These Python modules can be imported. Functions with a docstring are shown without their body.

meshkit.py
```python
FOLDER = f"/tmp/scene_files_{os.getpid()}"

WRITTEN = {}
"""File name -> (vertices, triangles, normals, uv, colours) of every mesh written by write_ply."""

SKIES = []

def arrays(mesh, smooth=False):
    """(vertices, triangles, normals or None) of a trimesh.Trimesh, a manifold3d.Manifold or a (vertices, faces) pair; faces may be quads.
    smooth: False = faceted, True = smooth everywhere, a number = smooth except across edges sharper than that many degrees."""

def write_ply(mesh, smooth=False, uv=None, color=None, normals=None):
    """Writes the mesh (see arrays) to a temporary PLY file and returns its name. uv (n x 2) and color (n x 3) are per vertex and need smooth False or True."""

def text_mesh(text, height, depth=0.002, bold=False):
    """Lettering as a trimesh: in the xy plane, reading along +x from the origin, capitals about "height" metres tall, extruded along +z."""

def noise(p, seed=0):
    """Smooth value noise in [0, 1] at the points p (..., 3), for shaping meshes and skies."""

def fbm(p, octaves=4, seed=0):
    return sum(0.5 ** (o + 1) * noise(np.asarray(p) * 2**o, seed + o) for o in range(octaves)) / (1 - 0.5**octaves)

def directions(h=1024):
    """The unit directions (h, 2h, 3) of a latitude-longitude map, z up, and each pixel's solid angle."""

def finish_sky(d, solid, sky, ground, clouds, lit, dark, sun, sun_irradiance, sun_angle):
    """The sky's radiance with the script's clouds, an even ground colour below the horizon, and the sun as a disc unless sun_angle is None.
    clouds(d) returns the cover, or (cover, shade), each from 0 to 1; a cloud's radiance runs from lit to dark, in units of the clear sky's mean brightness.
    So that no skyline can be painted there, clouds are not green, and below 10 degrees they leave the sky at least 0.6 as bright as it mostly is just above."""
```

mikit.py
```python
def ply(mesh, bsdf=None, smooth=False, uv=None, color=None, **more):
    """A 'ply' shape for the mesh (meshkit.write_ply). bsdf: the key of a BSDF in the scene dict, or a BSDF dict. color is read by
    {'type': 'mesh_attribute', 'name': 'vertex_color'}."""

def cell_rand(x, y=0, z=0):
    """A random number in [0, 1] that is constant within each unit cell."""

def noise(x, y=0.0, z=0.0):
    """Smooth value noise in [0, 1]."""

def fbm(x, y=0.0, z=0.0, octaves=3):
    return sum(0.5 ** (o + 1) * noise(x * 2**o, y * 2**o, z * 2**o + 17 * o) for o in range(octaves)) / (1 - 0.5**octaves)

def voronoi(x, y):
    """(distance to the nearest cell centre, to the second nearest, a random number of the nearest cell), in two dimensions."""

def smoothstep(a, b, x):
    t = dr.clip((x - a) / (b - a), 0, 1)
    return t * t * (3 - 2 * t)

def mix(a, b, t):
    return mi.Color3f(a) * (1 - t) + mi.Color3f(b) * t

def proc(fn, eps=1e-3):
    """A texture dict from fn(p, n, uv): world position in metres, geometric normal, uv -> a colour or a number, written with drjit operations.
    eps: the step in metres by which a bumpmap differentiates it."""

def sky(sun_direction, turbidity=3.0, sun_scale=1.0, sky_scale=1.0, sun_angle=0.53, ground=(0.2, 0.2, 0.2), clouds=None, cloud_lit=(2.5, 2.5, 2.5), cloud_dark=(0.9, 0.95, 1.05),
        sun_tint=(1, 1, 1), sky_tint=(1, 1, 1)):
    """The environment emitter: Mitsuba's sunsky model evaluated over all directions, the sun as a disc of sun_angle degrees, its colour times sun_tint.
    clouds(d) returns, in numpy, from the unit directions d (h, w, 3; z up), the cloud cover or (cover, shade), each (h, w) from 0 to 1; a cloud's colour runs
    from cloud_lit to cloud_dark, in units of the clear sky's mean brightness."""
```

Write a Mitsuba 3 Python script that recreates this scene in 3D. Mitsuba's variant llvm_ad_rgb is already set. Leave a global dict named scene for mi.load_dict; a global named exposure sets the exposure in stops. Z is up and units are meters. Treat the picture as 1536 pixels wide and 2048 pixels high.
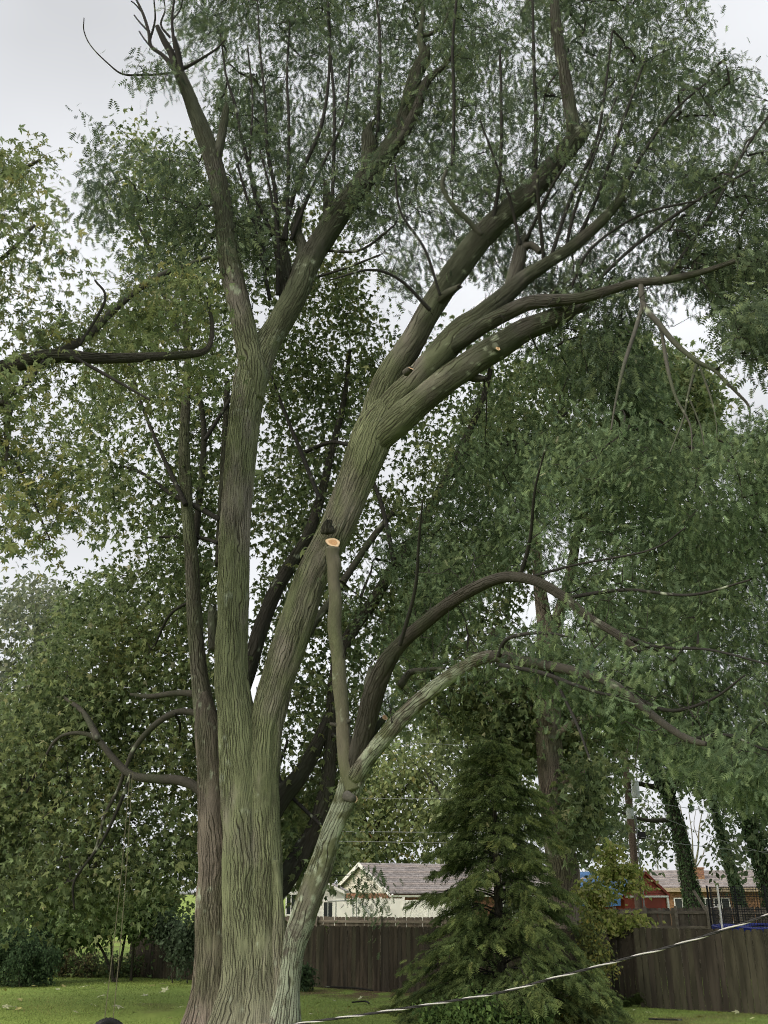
import math, random, numpy as np, trimesh, mitsuba as mi, drjit as dr, mikit, meshkit
from scipy.spatial import cKDTree
from shapely.geometry import Polygon, Point
from shapely import contains_xy

T = mi.ScalarTransform4f
scene, labels = {}, {}
# ------------------------------------------------------------------ camera, sky, exposure
F, CX, CY, EYE = 1880.0, 768.0, 1024.0, 2.6          # focal length in pixels of a 1536 x 2048 frame, eye height
PITCH = math.atan(761 / F)
CP, SP = math.cos(PITCH), math.sin(PITCH)
scene['camera'] = {'type': 'perspective', 'fov_axis': 'x', 'fov': math.degrees(2 * math.atan(CX / F)), 'near_clip': 0.1, 'far_clip': 3000.0,
                   'to_world': T().look_at(origin=[0, 0, EYE], target=[0, CP, EYE + SP], up=[0, 0, 1])}


def overcast(d):
    """An overcast sky: brighter towards the zenith, with soft heavier and lighter cloud."""
    n = meshkit.fbm(d * [1.6, 1.6, 2.4] + 3.7, 3, seed=344) * 0.84 + meshkit.fbm(d * [6, 6, 7] + 1.2, 4, seed=9) * 0.16
    return np.ones(d.shape[:2]), np.clip(1 - (1 + 0.8 * d[..., 2]) * (0.25 + 1.5 * n) / 2.6, 0, 1)


scene['sky'] = mikit.sky([-0.60, -0.58, 0.55], turbidity=4, sun_scale=0.30, sun_angle=60, sun_tint=(0.90, 1.0, 1.13), clouds=overcast, cloud_lit=(1.74, 1.775, 1.835), cloud_dark=(0.047, 0.048, 0.052), ground=(0.1, 0.11, 0.08))
exposure = 3.3

# ------------------------------------------------------------------ helpers
def at(px, py, Y):
    """World point seen at a pixel of the 1536 x 2048 frame, Y metres ahead; and the depth along the view axis."""
    dx, dy = (np.asarray(px, float) - CX) / F, (CY - np.asarray(py, float)) / F
    d = np.stack([dx, CP - dy * SP, SP + dy * CP], -1)
    t = np.asarray(Y, float) / d[..., 1]
    return np.array([0, 0, EYE]) + d * t[..., None], t


def ground_at(px, py):
    dy = (CY - py) / F
    t = -EYE / (SP + dy * CP)
    return np.array([(px - CX) / F * t, (CP - dy * SP) * t, 0.0])


def numbered(key):
    if key not in scene and key not in labels:
        return key
    i = 1
    while f'{key}_{i:03d}' in scene or f'{key}_{i:03d}' in labels:
        i += 1
    return f'{key}_{i:03d}'


def thing(name, label, cat, group=None):
    key = numbered(name)
    labels[key] = {'label': label, 'category': cat}
    if group:
        labels[key]['group'] = group
    return key


def put(name, mesh, bsdf, parent=None, color=None, smooth=False, label=None, kind=None, **more):
    key = numbered(name if parent is None else parent + '__' + name)
    scene[key] = mikit.ply(mesh, bsdf, smooth=smooth, color=color, **more)
    if label or kind:
        labels[key] = {k: v for k, v in (('label', label), ('kind', kind)) if v}
    return key


def one(name, label, cat, mesh, bsdf, group=None, **kw):
    key = put(name, mesh, bsdf, **kw)
    labels[key] = {'label': label, 'category': cat}
    if group:
        labels[key]['group'] = group
    return key


def box(x0, x1, y0, y1, z0, z1):
    m = trimesh.creation.box((x1 - x0, y1 - y0, z1 - z0))
    m.apply_translation(((x0 + x1) / 2, (y0 + y1) / 2, (z0 + z1) / 2))
    return m


def join(ms):
    return trimesh.util.concatenate(ms)


def quads(n, m, wrap=True):
    i, j = np.meshgrid(np.arange(n - 1), np.arange(m if wrap else m - 1), indexing='ij')
    a, b = i * m + j, i * m + (j + 1) % m
    return np.stack([a, b, b + m, a + m], -1).reshape(-1, 4)


def tri(q):
    return np.vstack([q[:, [0, 1, 2]], q[:, [0, 2, 3]]])


def spline(P, step):
    """Catmull-Rom through the rows of P (position + radius), about `step` metres apart."""
    P = np.asarray(P, float)
    P = np.vstack([2 * P[0] - P[1], P, 2 * P[-1] - P[-2]])
    out = []
    for k in range(1, len(P) - 2):
        n = max(1, int(np.linalg.norm(P[k + 1, :3] - P[k, :3]) / step))
        t = (np.arange(n) / n)[:, None]
        a, b, c, d = P[k - 1:k + 3]
        out.append(0.5 * (2 * b + (c - a) * t + (2 * a - 5 * b + 4 * c - d) * t ** 2 + (3 * b - a - 3 * c + d) * t ** 3))
    out.append(P[-2:-1])
    out = np.vstack(out)
    out[:, 3] = np.maximum(out[:, 3], 0.002)
    return out


def frames(P):
    t = np.gradient(P, axis=0)
    t /= np.linalg.norm(t, axis=1, keepdims=True) + 1e-9
    a = np.zeros_like(t)
    v = np.array([1.0, 0, 0]) if abs(t[0, 0]) < 0.8 else np.array([0, 1.0, 0])
    for i in range(len(P)):
        v = v - t[i] * (v @ t[i])
        v /= np.linalg.norm(v)
        a[i] = v
    return t, a, np.cross(t, a)


BARKS = {  # ridge colour, moss colour, furrow colour, moss amount, lichen amount
    'locust': ((0.250, 0.232, 0.202), (0.202, 0.226, 0.134), (0.075, 0.070, 0.055), 0.60, 0.05),
    'lichen': ((0.165, 0.156, 0.134), (0.150, 0.166, 0.098), (0.050, 0.047, 0.040), 0.5, 0.95),
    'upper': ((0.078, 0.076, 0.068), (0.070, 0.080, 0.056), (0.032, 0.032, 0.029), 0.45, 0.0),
    'mossy': ((0.120, 0.112, 0.096), (0.110, 0.126, 0.078), (0.042, 0.040, 0.033), 0.55, 0.05),
    'maple': ((0.235, 0.198, 0.172), (0.150, 0.150, 0.100), (0.060, 0.050, 0.044), 0.32, 0.05),
    'dark': ((0.058, 0.055, 0.048), (0.054, 0.060, 0.042), (0.026, 0.025, 0.022), 0.35, 0.05),
    'smooth': ((0.140, 0.132, 0.100), (0.122, 0.132, 0.078), (0.100, 0.090, 0.066), 0.50, 0.15),
    'twig': ((0.028, 0.027, 0.026), (0.028, 0.028, 0.025), (0.025, 0.025, 0.025), 0.2, 0.0),
}


def bark_tube(P, kind='locust', seed=0, fade=None, res=0.03, amp=0.03, flare=None, cap=True, ragged=0.0):
    """A limb with raised bark ridges, real geometry; colours follow ridge, furrow, moss and lichen."""
    rng = np.random.default_rng(seed + 77)
    rmax = P[:, 3].max()
    S = spline(P, res * 1.9 if rmax > 0.13 else float(np.clip(P[:, 3].mean() * 1.5, 0.05, 0.3)))
    n = int(np.clip(2 * np.pi * rmax / res, 7, 190))
    C, R = S[:, :3], S[:, 3].copy()
    t, a, b = frames(C)
    k0 = len(C) // 2                                  # the seam lies on the far side
    th0 = math.atan2(b[k0, 1], a[k0, 1])
    s = np.concatenate([[0], np.cumsum(np.linalg.norm(np.diff(C, axis=0), axis=1))])
    th = np.arange(n) * 2 * np.pi / n
    cs, sn = np.cos(th)[None], np.sin(th)[None]
    k = 9.0
    q = np.stack([cs * R[:, None] * k, sn * R[:, None] * k, np.broadcast_to(s[:, None] * 1.1, (len(s), n))], -1) + seed * 13.1
    warp = meshkit.fbm(q * [0.35, 0.35, 0.8], 3, seed=seed)
    ridge = meshkit.noise(q * [0.55, 0.55, 0.35] + warp[..., None] * [1.6, 1.6, 0.3], seed=seed + 1)
    ridge2 = meshkit.noise(q * [1.4, 1.4, 0.8] + warp[..., None] * [3.0, 3.0, 0.6], seed=seed + 2)
    ridge3 = meshkit.noise(q * [5.0, 5.0, 6.0], seed=seed + 4)
    h = np.clip(np.abs(2 * ridge - 1) * 2.4, 0, 1) * 0.55 + np.clip(np.abs(2 * ridge2 - 1) * 2.0, 0, 1) * 0.30 + ridge3 * 0.15
    lump = meshkit.fbm(q * [0.16, 0.16, 0.45], 3, seed=seed + 3) - 0.5
    A = np.minimum(amp, R * 0.16)[:, None]
    rr = R[:, None] * (1 + 0.32 * lump) + A * (h - 0.5)
    if flare:                                        # root flare: (height, strength, lobes)
        z = C[:, 2:3]
        w = np.clip(1 - z / flare[0], 0, 1) ** 2
        rr = rr * (1 + flare[1] * w * (0.75 + 0.35 * np.cos(th * flare[2] + seed))[None])
    if ragged:
        e = np.clip((s - (s[-1] - ragged)) / ragged, 0, 1)[:, None]
        rr = rr * (1 - 0.55 * e * meshkit.noise(np.stack([cs * 2 + 0 * e, sn * 2 + 0 * e, 0 * cs + e * 2], -1) + seed, seed))
    a, b = (a * math.cos(th0) + b * math.sin(th0), b * math.cos(th0) - a * math.sin(th0))
    V = C[:, None] + rr[..., None] * (cs[..., None] * a[:, None] + sn[..., None] * b[:, None])
    if ragged:
        V[-1] += t[-1] * (rng.random(n)[:, None] - 0.3) * R[-1] * 1.6
    c0, cm, cf, mo, li = (np.array(x, float) for x in BARKS[kind])
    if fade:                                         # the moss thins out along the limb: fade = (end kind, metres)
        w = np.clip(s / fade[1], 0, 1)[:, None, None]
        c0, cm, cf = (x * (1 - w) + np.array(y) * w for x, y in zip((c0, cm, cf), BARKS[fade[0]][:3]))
    patch = meshkit.fbm(V * [1.9, 1.9, 0.55] + 5.0, 5, seed=21)
    m = np.clip((patch - (1 - mo) * 0.72) * 5.0, 0, 1)[..., None]
    if kind == 'locust':                             # the butt is bare of moss in places
        m = m * np.clip(0.45 + V[..., 2:3] / 4.5, 0, 1)
    var = (0.72 + 0.56 * meshkit.fbm(V * [9, 9, 3.0], 3, seed=22))[..., None]
    col = (c0 * (1 - m) + cm * m) * var
    f = np.clip((0.35 - h) * 2.0, 0, 0.35)[..., None]
    col = col * (1 - f) + cf * f
    l = np.clip((meshkit.fbm(V * [8, 8, 6], 3, seed=23) * 0.6 + meshkit.fbm(V * 0.8, 2, seed=24) * 0.4 - (0.66 - 0.19 * li)) * 14, 0, 1)[..., None] * (1 - f)
    col = col * (1 - l) + np.array([0.34, 0.385, 0.30]) * var * l
    V = np.concatenate([V, V[:, :1]], 1)
    col = np.concatenate([col, col[:, :1]], 1)
    UV = np.stack([np.broadcast_to(np.append(th, 2 * np.pi)[None] * np.median(R), V.shape[:2]), np.broadcast_to(s[:, None], V.shape[:2])], -1).reshape(-1, 2)
    n += 1
    V2, Fc, col2 = V.reshape(-1, 3), tri(quads(len(C), n, wrap=False)), col.reshape(-1, 3)
    if cap:
        base = (len(C) - 1) * n
        V2 = np.vstack([V2, C[-1:] + t[-1:] * R[-1] * 0.1])
        col2 = np.vstack([col2, col2[base:base + n].mean(0, keepdims=True) * 0.7])
        UV = np.vstack([UV, UV[-1:]])
        j = np.arange(n - 1)
        Fc = np.vstack([Fc, np.stack([base + j, base + j + 1, np.full(n - 1, len(V2) - 1)], 1)])
        V2, col2, UV = np.vstack([V2, C[:1] - t[:1] * R[0] * 0.4]), np.vstack([col2, col2[:1]]), np.vstack([UV, UV[:1]])
        Fc = np.vstack([Fc, np.stack([j + 1, j, np.full(n - 1, len(V2) - 1)], 1)])
    return (V2, Fc), col2, UV


def poly(points, Y):
    """Limb digitised as (px, py, diameter px) with distances Y (one pair, or one per point) -> rows x y z radius."""
    p = np.asarray(points, float)
    if len(Y) != len(p):
        d = np.concatenate([[0], np.cumsum(np.hypot(*np.diff(p[:, :2], axis=0).T))])
        Y = np.interp(d / d[-1], np.linspace(0, 1, len(Y)), Y)
    P, t = at(p[:, 0], p[:, 1], Y)
    return np.column_stack([P, p[:, 2] / 2 * t / F])


class Tree:
    def __init__(self, name, label, cat='tree', group=None, seed=1):
        self.key, self.nodes, self.seed, self.paths = thing(name, label, cat, group), [], seed, []
        self.rng = np.random.default_rng(seed)

    def limb(self, name, points, Y, kind='locust', label=None, skel=True, parent=None, **kw):
        P = poly(points, Y) if np.asarray(points).shape[1] == 3 else np.asarray(points, float)
        self.seed += 1
        mesh, col, uv = bark_tube(P, kind, self.seed, **kw)
        big = P[:, 3].max() > 0.13 and kind != 'smooth'
        if skel:
            self.nodes.append(spline(P, 0.35)[:, :3])
        return put(name, mesh, 'stem_bark' if big else 'bark', parent or self.key, color=col, smooth=True, label=label, **({'uv': uv} if big else {}))

    def grow(self, A, lift=0.12, r=0.0035, wob=0.12, seglen=0.4):
        """Twigs: every attractor is joined to the nearest point of the limbs and of the twigs already grown."""
        base = np.vstack(self.nodes)
        d0 = cKDTree(base).query(A)[0]
        A = A[np.argsort(d0)]
        cap = len(base) + 12 * len(A) + 10
        N, own, n = np.zeros((cap, 3), np.float32), np.full(cap, -1), len(base)
        N[:n] = base
        parent, paths, rng = [], [], self.rng
        for p in A:
            dd = ((N[:n] - p) ** 2).sum(1)
            i = int(dd.argmin())
            d = math.sqrt(dd[i])
            k = int(np.clip(d / seglen, 1, 10)) + 1
            s = N[i].astype(float)
            c = (s + p) / 2 + np.array([0, 0, lift * d]) + rng.normal(0, wob * d, 3)
            t = np.linspace(0, 1, k + 1)[:, None]
            path = s * (1 - t) ** 2 + c * 2 * t * (1 - t) + p * t ** 2
            path[1:-1] += rng.normal(0, 0.025, (k - 1, 3))
            N[n:n + k] = path[1:]
            own[n:n + k] = len(paths)
            n += k
            parent.append(own[i])
            paths.append(path)
        cnt = np.ones(len(paths))
        for j in range(len(paths) - 1, -1, -1):
            if parent[j] >= 0:
                cnt[parent[j]] += cnt[j]
        self.paths += [(p, r * (1 + c) ** 0.42 * 1.1, r * max(1, c) ** 0.2 * 0.8) for p, c in zip(paths, cnt)]
        return paths

    def twigs(self, color=(0.030, 0.028, 0.026), name='twigs'):
        vs, fs, o = [], [], 0
        ang = np.arange(3) * 2 * np.pi / 3
        for P, r0, r1 in self.paths:
            k = len(P)
            t = np.gradient(P, axis=0)
            t /= np.linalg.norm(t, axis=1, keepdims=True) + 1e-9
            ref = np.where(np.abs(t[:, 2:]) < 0.9, [[0, 0, 1.0]], [[1.0, 0, 0]])
            a = np.cross(t, ref)
            a /= np.linalg.norm(a, axis=1, keepdims=True) + 1e-9
            b = np.cross(t, a)
            R = np.linspace(r0, r1, k)[:, None, None]
            vs.append((P[:, None] + R * (np.cos(ang)[None, :, None] * a[:, None] + np.sin(ang)[None, :, None] * b[:, None])).reshape(-1, 3))
            fs.append(tri(quads(k, 3)) + o)
            o += 3 * k
        V, Fc = np.vstack(vs), np.vstack(fs)
        put(name, (V, Fc), 'bark', self.key, color=np.broadcast_to(color, V.shape) * (0.7 + 0.6 * meshkit.noise(V * 2.0)[:, None]), kind='stuff')


# leaf shapes, unit length along +x, normal +z
def compound_leaf(pairs=5, droop=0.25, w=0.30, seed=0):
    rng = np.random.default_rng(seed)
    v, f = [], []
    for i in range(pairs):
        x = 0.12 + 0.80 * i / (pairs - 1)
        for s in (-1, 1):
            L = w * (1 - 0.35 * abs(2 * i / (pairs - 1) - 1)) * rng.uniform(0.85, 1.1)
            hw = 0.47 / pairs
            z = -droop * x * x
            v += [[x - hw, 0, z], [x + hw * 0.9, 0, z - 0.02], [x + 0.45 * L, s * L, z - 0.22 * L + rng.normal(0, 0.03)]]
            f.append([len(v) - 3, len(v) - 2, len(v) - 1])
    return np.array(v), np.array(f)


def maple_leaf(cut=0.42):
    ang = np.radians([0, 62, -62, 118, -118])
    L = np.array([1.0, 0.82, 0.82, 0.45, 0.45])
    v, f = [[0.0, 0, 0]], []
    for a, l in zip(ang, L):
        w = 0.17
        k = len(v)
        v += [[cut * l * math.cos(a) + w * math.sin(a), cut * l * math.sin(a) - w * math.cos(a), 0.02], [l * math.cos(a), l * math.sin(a), -0.13 * l], [cut * l * math.cos(a) - w * math.sin(a), cut * l * math.sin(a) + w * math.cos(a), 0.02]]
        f += [[0, k, k + 1], [0, k + 1, k + 2]]
    return np.array(v), np.array(f)


def lobed_leaf(seed=0):
    """The jagged leaf for trees further off, one triangle per lobe, curled and folded along its midrib."""
    g, v, f = np.random.default_rng(seed), [], []
    lob = np.radians([0, 58, -58, 112, -112]) + g.normal(0, 0.12, 5)
    fold, curl = g.uniform(0.1, 0.55), g.uniform(0.1, 0.45)
    for a, l in zip(lob, np.array([1.0, 0.78, 0.78, 0.42, 0.42]) * g.uniform(0.8, 1.15, 5)):
        w, k = 0.27, len(v)
        v += [[w * math.sin(a) - 0.05 * math.cos(a), -w * math.cos(a), 0], [l * math.cos(a), l * math.sin(a), 0], [-w * math.sin(a) - 0.05 * math.cos(a), w * math.cos(a), 0]]
        f.append([k, k + 1, k + 2])
    v = np.array(v)
    v[:, 2] = fold * np.abs(v[:, 1]) - curl * np.maximum(v[:, 0], 0) ** 2
    return v, np.array(f)


def oval_leaf(w=0.26):
    return np.array([[0, 0, 0], [0.45, w, 0.03], [1, 0, -0.15], [0.45, -w, 0.03]]), np.array([[0, 1, 2], [0, 2, 3]])


LOC = [compound_leaf(seed=s, droop=d, w=w) for s, d, w in ((0, 0.2, 0.30), (1, 0.45, 0.28), (2, 0.05, 0.33))]
LOCB = [compound_leaf(pairs=6, seed=s, droop=d, w=w) for s, d, w in ((3, 0.2, 0.32), (4, 0.4, 0.30))]
MAP, FAR_LEAF, OVAL = [maple_leaf()], [lobed_leaf(k) for k in range(6)], [oval_leaf(), oval_leaf(0.34)]


def leaves(P, axis, normal, size, color, templates):
    """Many leaves as one mesh: position, direction, normal hint, length and colour of each."""
    rng = np.random.default_rng(len(P))
    which = rng.integers(0, len(templates), len(P))
    vs, fs, cs, o = [], [], [], 0
    a = axis / (np.linalg.norm(axis, axis=1, keepdims=True) + 1e-9)
    n = normal - a * (normal * a).sum(1, keepdims=True)
    n /= np.linalg.norm(n, axis=1, keepdims=True) + 1e-9
    b = np.cross(n, a)
    for k, (tv, tf) in enumerate(templates):
        m = which == k
        if not m.any():
            continue
        s = size[m][:, None, None]
        V = P[m][:, None] + s * (tv[None, :, :1] * a[m][:, None] + tv[None, :, 1:2] * b[m][:, None] + tv[None, :, 2:] * n[m][:, None])
        vs.append(V.reshape(-1, 3))
        fs.append((tf[None] + (np.arange(m.sum()) * len(tv))[:, None, None]).reshape(-1, 3) + o)
        cs.append(np.repeat(color[m], len(tv), axis=0))
        o += m.sum() * len(tv)
    return (np.vstack(vs), np.vstack(fs)), np.vstack(cs)


def unit(rng, n):
    v = rng.normal(size=(n, 3))
    return v / np.linalg.norm(v, axis=1, keepdims=True)


def region(rng, pts, Y, n, clump=0.5, scale=0.55, seed=0):
    """n points spread through a volume of the crown: outline, distance range, clumpiness (share of the volume left thin)."""
    pg = Polygon(pts).buffer(0)
    x0, y0, x1, y1 = pg.bounds
    out, have = [], 0
    while have < n:
        q = rng.random((n * 3, 2)) * [x1 - x0, y1 - y0] + [x0, y0]
        q = q[contains_xy(pg, q[:, 0], q[:, 1])]
        P, _ = at(q[:, 0], q[:, 1], rng.uniform(Y[0], Y[1], len(q)))
        f = meshkit.fbm(P * scale, 3, seed=seed)
        P = P[rng.random(len(P)) < np.clip((f - 0.5 + 0.35 * (1 - clump)) * 6 + 0.5, 0.03, 1)]
        out.append(P)
        have += len(P)
    return np.vstack(out)[:n]


LEAF_TONE = np.array([1.95, 1.85, 2.35])               # mid-season leaf reflectance and transmittance together


def palette(rng, P, cols, weights, var=0.28, scale=0.6, seed=3):
    """A colour per leaf: mostly by leaf, partly by bough."""
    cols = np.array(cols)
    w = np.cumsum(np.array(weights) / np.sum(weights))
    u = np.clip(0.6 * rng.random(len(P)) + 0.4 * (meshkit.fbm(P * scale, 2, seed=seed) * 1.8 - 0.4), 0, 0.999)
    c = cols[np.searchsorted(w, u)]
    return np.minimum(c * LEAF_TONE * np.exp(rng.normal(0, var, (len(P), 1))), 0.46)


def foliage(tree, A, per, spread, size, style, cols, weights, templates, name='crown', along=0.6, size_var=0.2, label=None, single=0, **grow):
    """Twigs to the attractors A and leaves along the outer part of every twig."""
    rng = tree.rng
    paths = tree.grow(A, **grow)
    E = np.array([p[-1] for p in paths])
    D = np.array([p[-1] - p[-2] for p in paths])
    D /= np.linalg.norm(D, axis=1, keepdims=True) + 1e-9
    M = np.array([p[max(0, len(p) - 3)] for p in paths])
    L = np.repeat(np.arange(len(E)), per)
    u = rng.random(len(L))[:, None] ** 0.8
    on = rng.random(len(L))[:, None] < along
    P = np.where(on, E[L] * u + M[L] * (1 - u), E[L]) + rng.normal(0, 1, (len(L), 3)) * spread
    h = unit(rng, len(L))
    if style == 'weep':            # pendulous compound leaves
        hb, hn = unit(rng, len(E))[L], unit(rng, len(E))[L]     # the sprays of one twig hang alike
        ax = hb * [0.75, 0.75, 0.3] + h * [0.45, 0.45, 0.3] + D[L] * 0.3 + [0, 0, -0.75]
        nm = hn * 0.8 + unit(rng, len(L)) * 0.7
    elif style == 'maple':         # blades held out, tips drooping
        ax = h * [1, 1, 0.4] + D[L] * 0.4 + [0, 0, -0.60]
        nm = unit(rng, len(L)) * 0.9 + [0, 0, 0.65]
    else:
        ax, nm = h + D[L] * 0.4 + [0, 0, -0.2], unit(rng, len(L)) + [0, 0, 0.4]
    sz = size * np.exp(rng.normal(0, size_var, len(L)))
    col = palette(rng, P, cols, weights)
    key = None
    if single:                     # the nearest leaves in view are pieces of their own
        v = P - [0, 0, EYE]
        t_ = v[:, 1] * CP + v[:, 2] * SP
        x_, y_ = CX + F * v[:, 0] / t_, CY - F * (v[:, 2] * CP - v[:, 1] * SP) / t_
        near = np.argsort(np.where((x_ > 5) & (x_ < 1530) & (y_ > 5) & (y_ < 2040), t_, 1e9))[:single]
        rest = np.setdiff1d(np.arange(len(P)), near)
    else:
        near, rest = [], np.arange(len(P))
    mesh, c = leaves(P[rest], ax[rest], nm[rest], sz[rest], col[rest], templates)
    key = put(name, mesh, 'leaf', tree.key, color=c, kind='stuff', label=label)
    for i in near:
        mesh, c = leaves(P[i:i + 1], ax[i:i + 1], nm[i:i + 1], sz[i:i + 1], col[i:i + 1], templates)
        put('leaf', mesh, 'leaf', key, color=c)
    return key


# ------------------------------------------------------------------ materials
VC = {'type': 'mesh_attribute', 'name': 'vertex_color'}
scene['leaf'] = {'type': 'principledthin', 'base_color': VC, 'roughness': 0.38, 'diff_trans': 0.8, 'eta': 1.5}
def furrow(p, n, uv):
    """Network of narrow furrows between long flat bark ridges; uv in metres round and along the stem."""
    w = mikit.fbm(uv.x * 3.1, uv.y * 0.9, 0, 3) - 0.5
    w2 = mikit.fbm(uv.x * 3.7, uv.y * 1.1, 9.2, 3) - 0.5
    out = mi.Float(0)
    for f, k, ww, z, amp in ((14.0, 2.6, w, 1.0, 0.9), (21.0, -3.6, w2, 2.0, 0.75), (37.0, 5.0, w2, 3.0, 0.5)):
        x = uv.x * f + ww * k + (mikit.noise(uv.x * 11, uv.y * 7, z * 3) - 0.5) * 0.7
        d = 0.5 - dr.abs(x - dr.floor(x) - 0.5)
        wd = dr.maximum(0.30 * mikit.noise(uv.x * 5.3 + 3 * z, uv.y * 1.7, z) - 0.06, 0.001)
        out = dr.maximum(out, (1 - mikit.smoothstep(0.25 * wd, wd, d)) * amp)
    return dr.clip(out, 0, 1)


def furrow_height(p, n, uv):
    return (1 - furrow(p, n, uv)) * 0.03 + mikit.noise(uv.x * 60, uv.y * 18, 4.4) * 0.005


scene['furrow_bark'] = {'type': 'principled', 'base_color': {'type': 'rgb', 'value': [0.042, 0.039, 0.031]}, 'roughness': 0.95, 'specular': 0.1}
scene['ridge_bark'] = {'type': 'principled', 'base_color': VC, 'roughness': 0.85, 'specular': 0.25}
scene['stem_bark'] = {'type': 'twosided', 'bsdf': {'type': 'bumpmap', 'arbitrary': mikit.proc(furrow_height, eps=0.004), 'scale': 1.0, 'bsdf': {'type': 'blendbsdf', 'weight': mikit.proc(furrow), 'bsdf_0': {'type': 'ref', 'id': 'ridge_bark'}, 'bsdf_1': {'type': 'ref', 'id': 'furrow_bark'}}}}
scene['bark'] = {'type': 'twosided', 'bsdf': {'type': 'principled', 'base_color': VC, 'roughness': 0.85, 'specular': 0.25}}


def flat(name, rgb, rough=0.6, metallic=0.0, spec=0.4, grain=0.0, scale=(3, 3, 3), other=None):
    c = np.array(rgb)
    o = np.array(other if other is not None else c * (1 - grain))
    if grain or other is not None:
        def fn(p, n, uv, c=c, o=o, s=scale):
            t = mikit.smoothstep(0.3, 0.7, mikit.fbm(p.x * s[0], p.y * s[1], p.z * s[2], 4))
            return mikit.mix(c.tolist(), o.tolist(), t)
        tex = mikit.proc(fn)
    else:
        tex = {'type': 'rgb', 'value': list(map(float, rgb))}
    scene[name] = {'type': 'twosided', 'bsdf': {'type': 'principled', 'base_color': tex, 'roughness': rough, 'metallic': metallic, 'specular': spec}}


def lawn_colour(p, n, uv):
    g = mikit.mix([0.130, 0.190, 0.048], [0.180, 0.235, 0.066], mikit.fbm(p.x * 1.7, p.y * 1.7, 0, 4))
    g = mikit.mix(g, [0.10, 0.085, 0.045], mikit.smoothstep(0.56, 0.75, mikit.fbm(p.x * 0.55 + 9, p.y * 0.55, 3, 4)) * 0.7)
    off = p.y - (29.9 - 0.605 * p.x)
    near_fence = mikit.smoothstep(-3.4, -1.6, off) * (1 - mikit.smoothstep(0.5, 2.0, off)) * (1 - mikit.smoothstep(4, 6.5, dr.abs(p.x)))
    g = mikit.mix(g, [0.115, 0.088, 0.052], near_fence * mikit.smoothstep(0.3, 0.6, mikit.fbm(p.x * 2, p.y * 2, 7, 3)))
    return g


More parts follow.
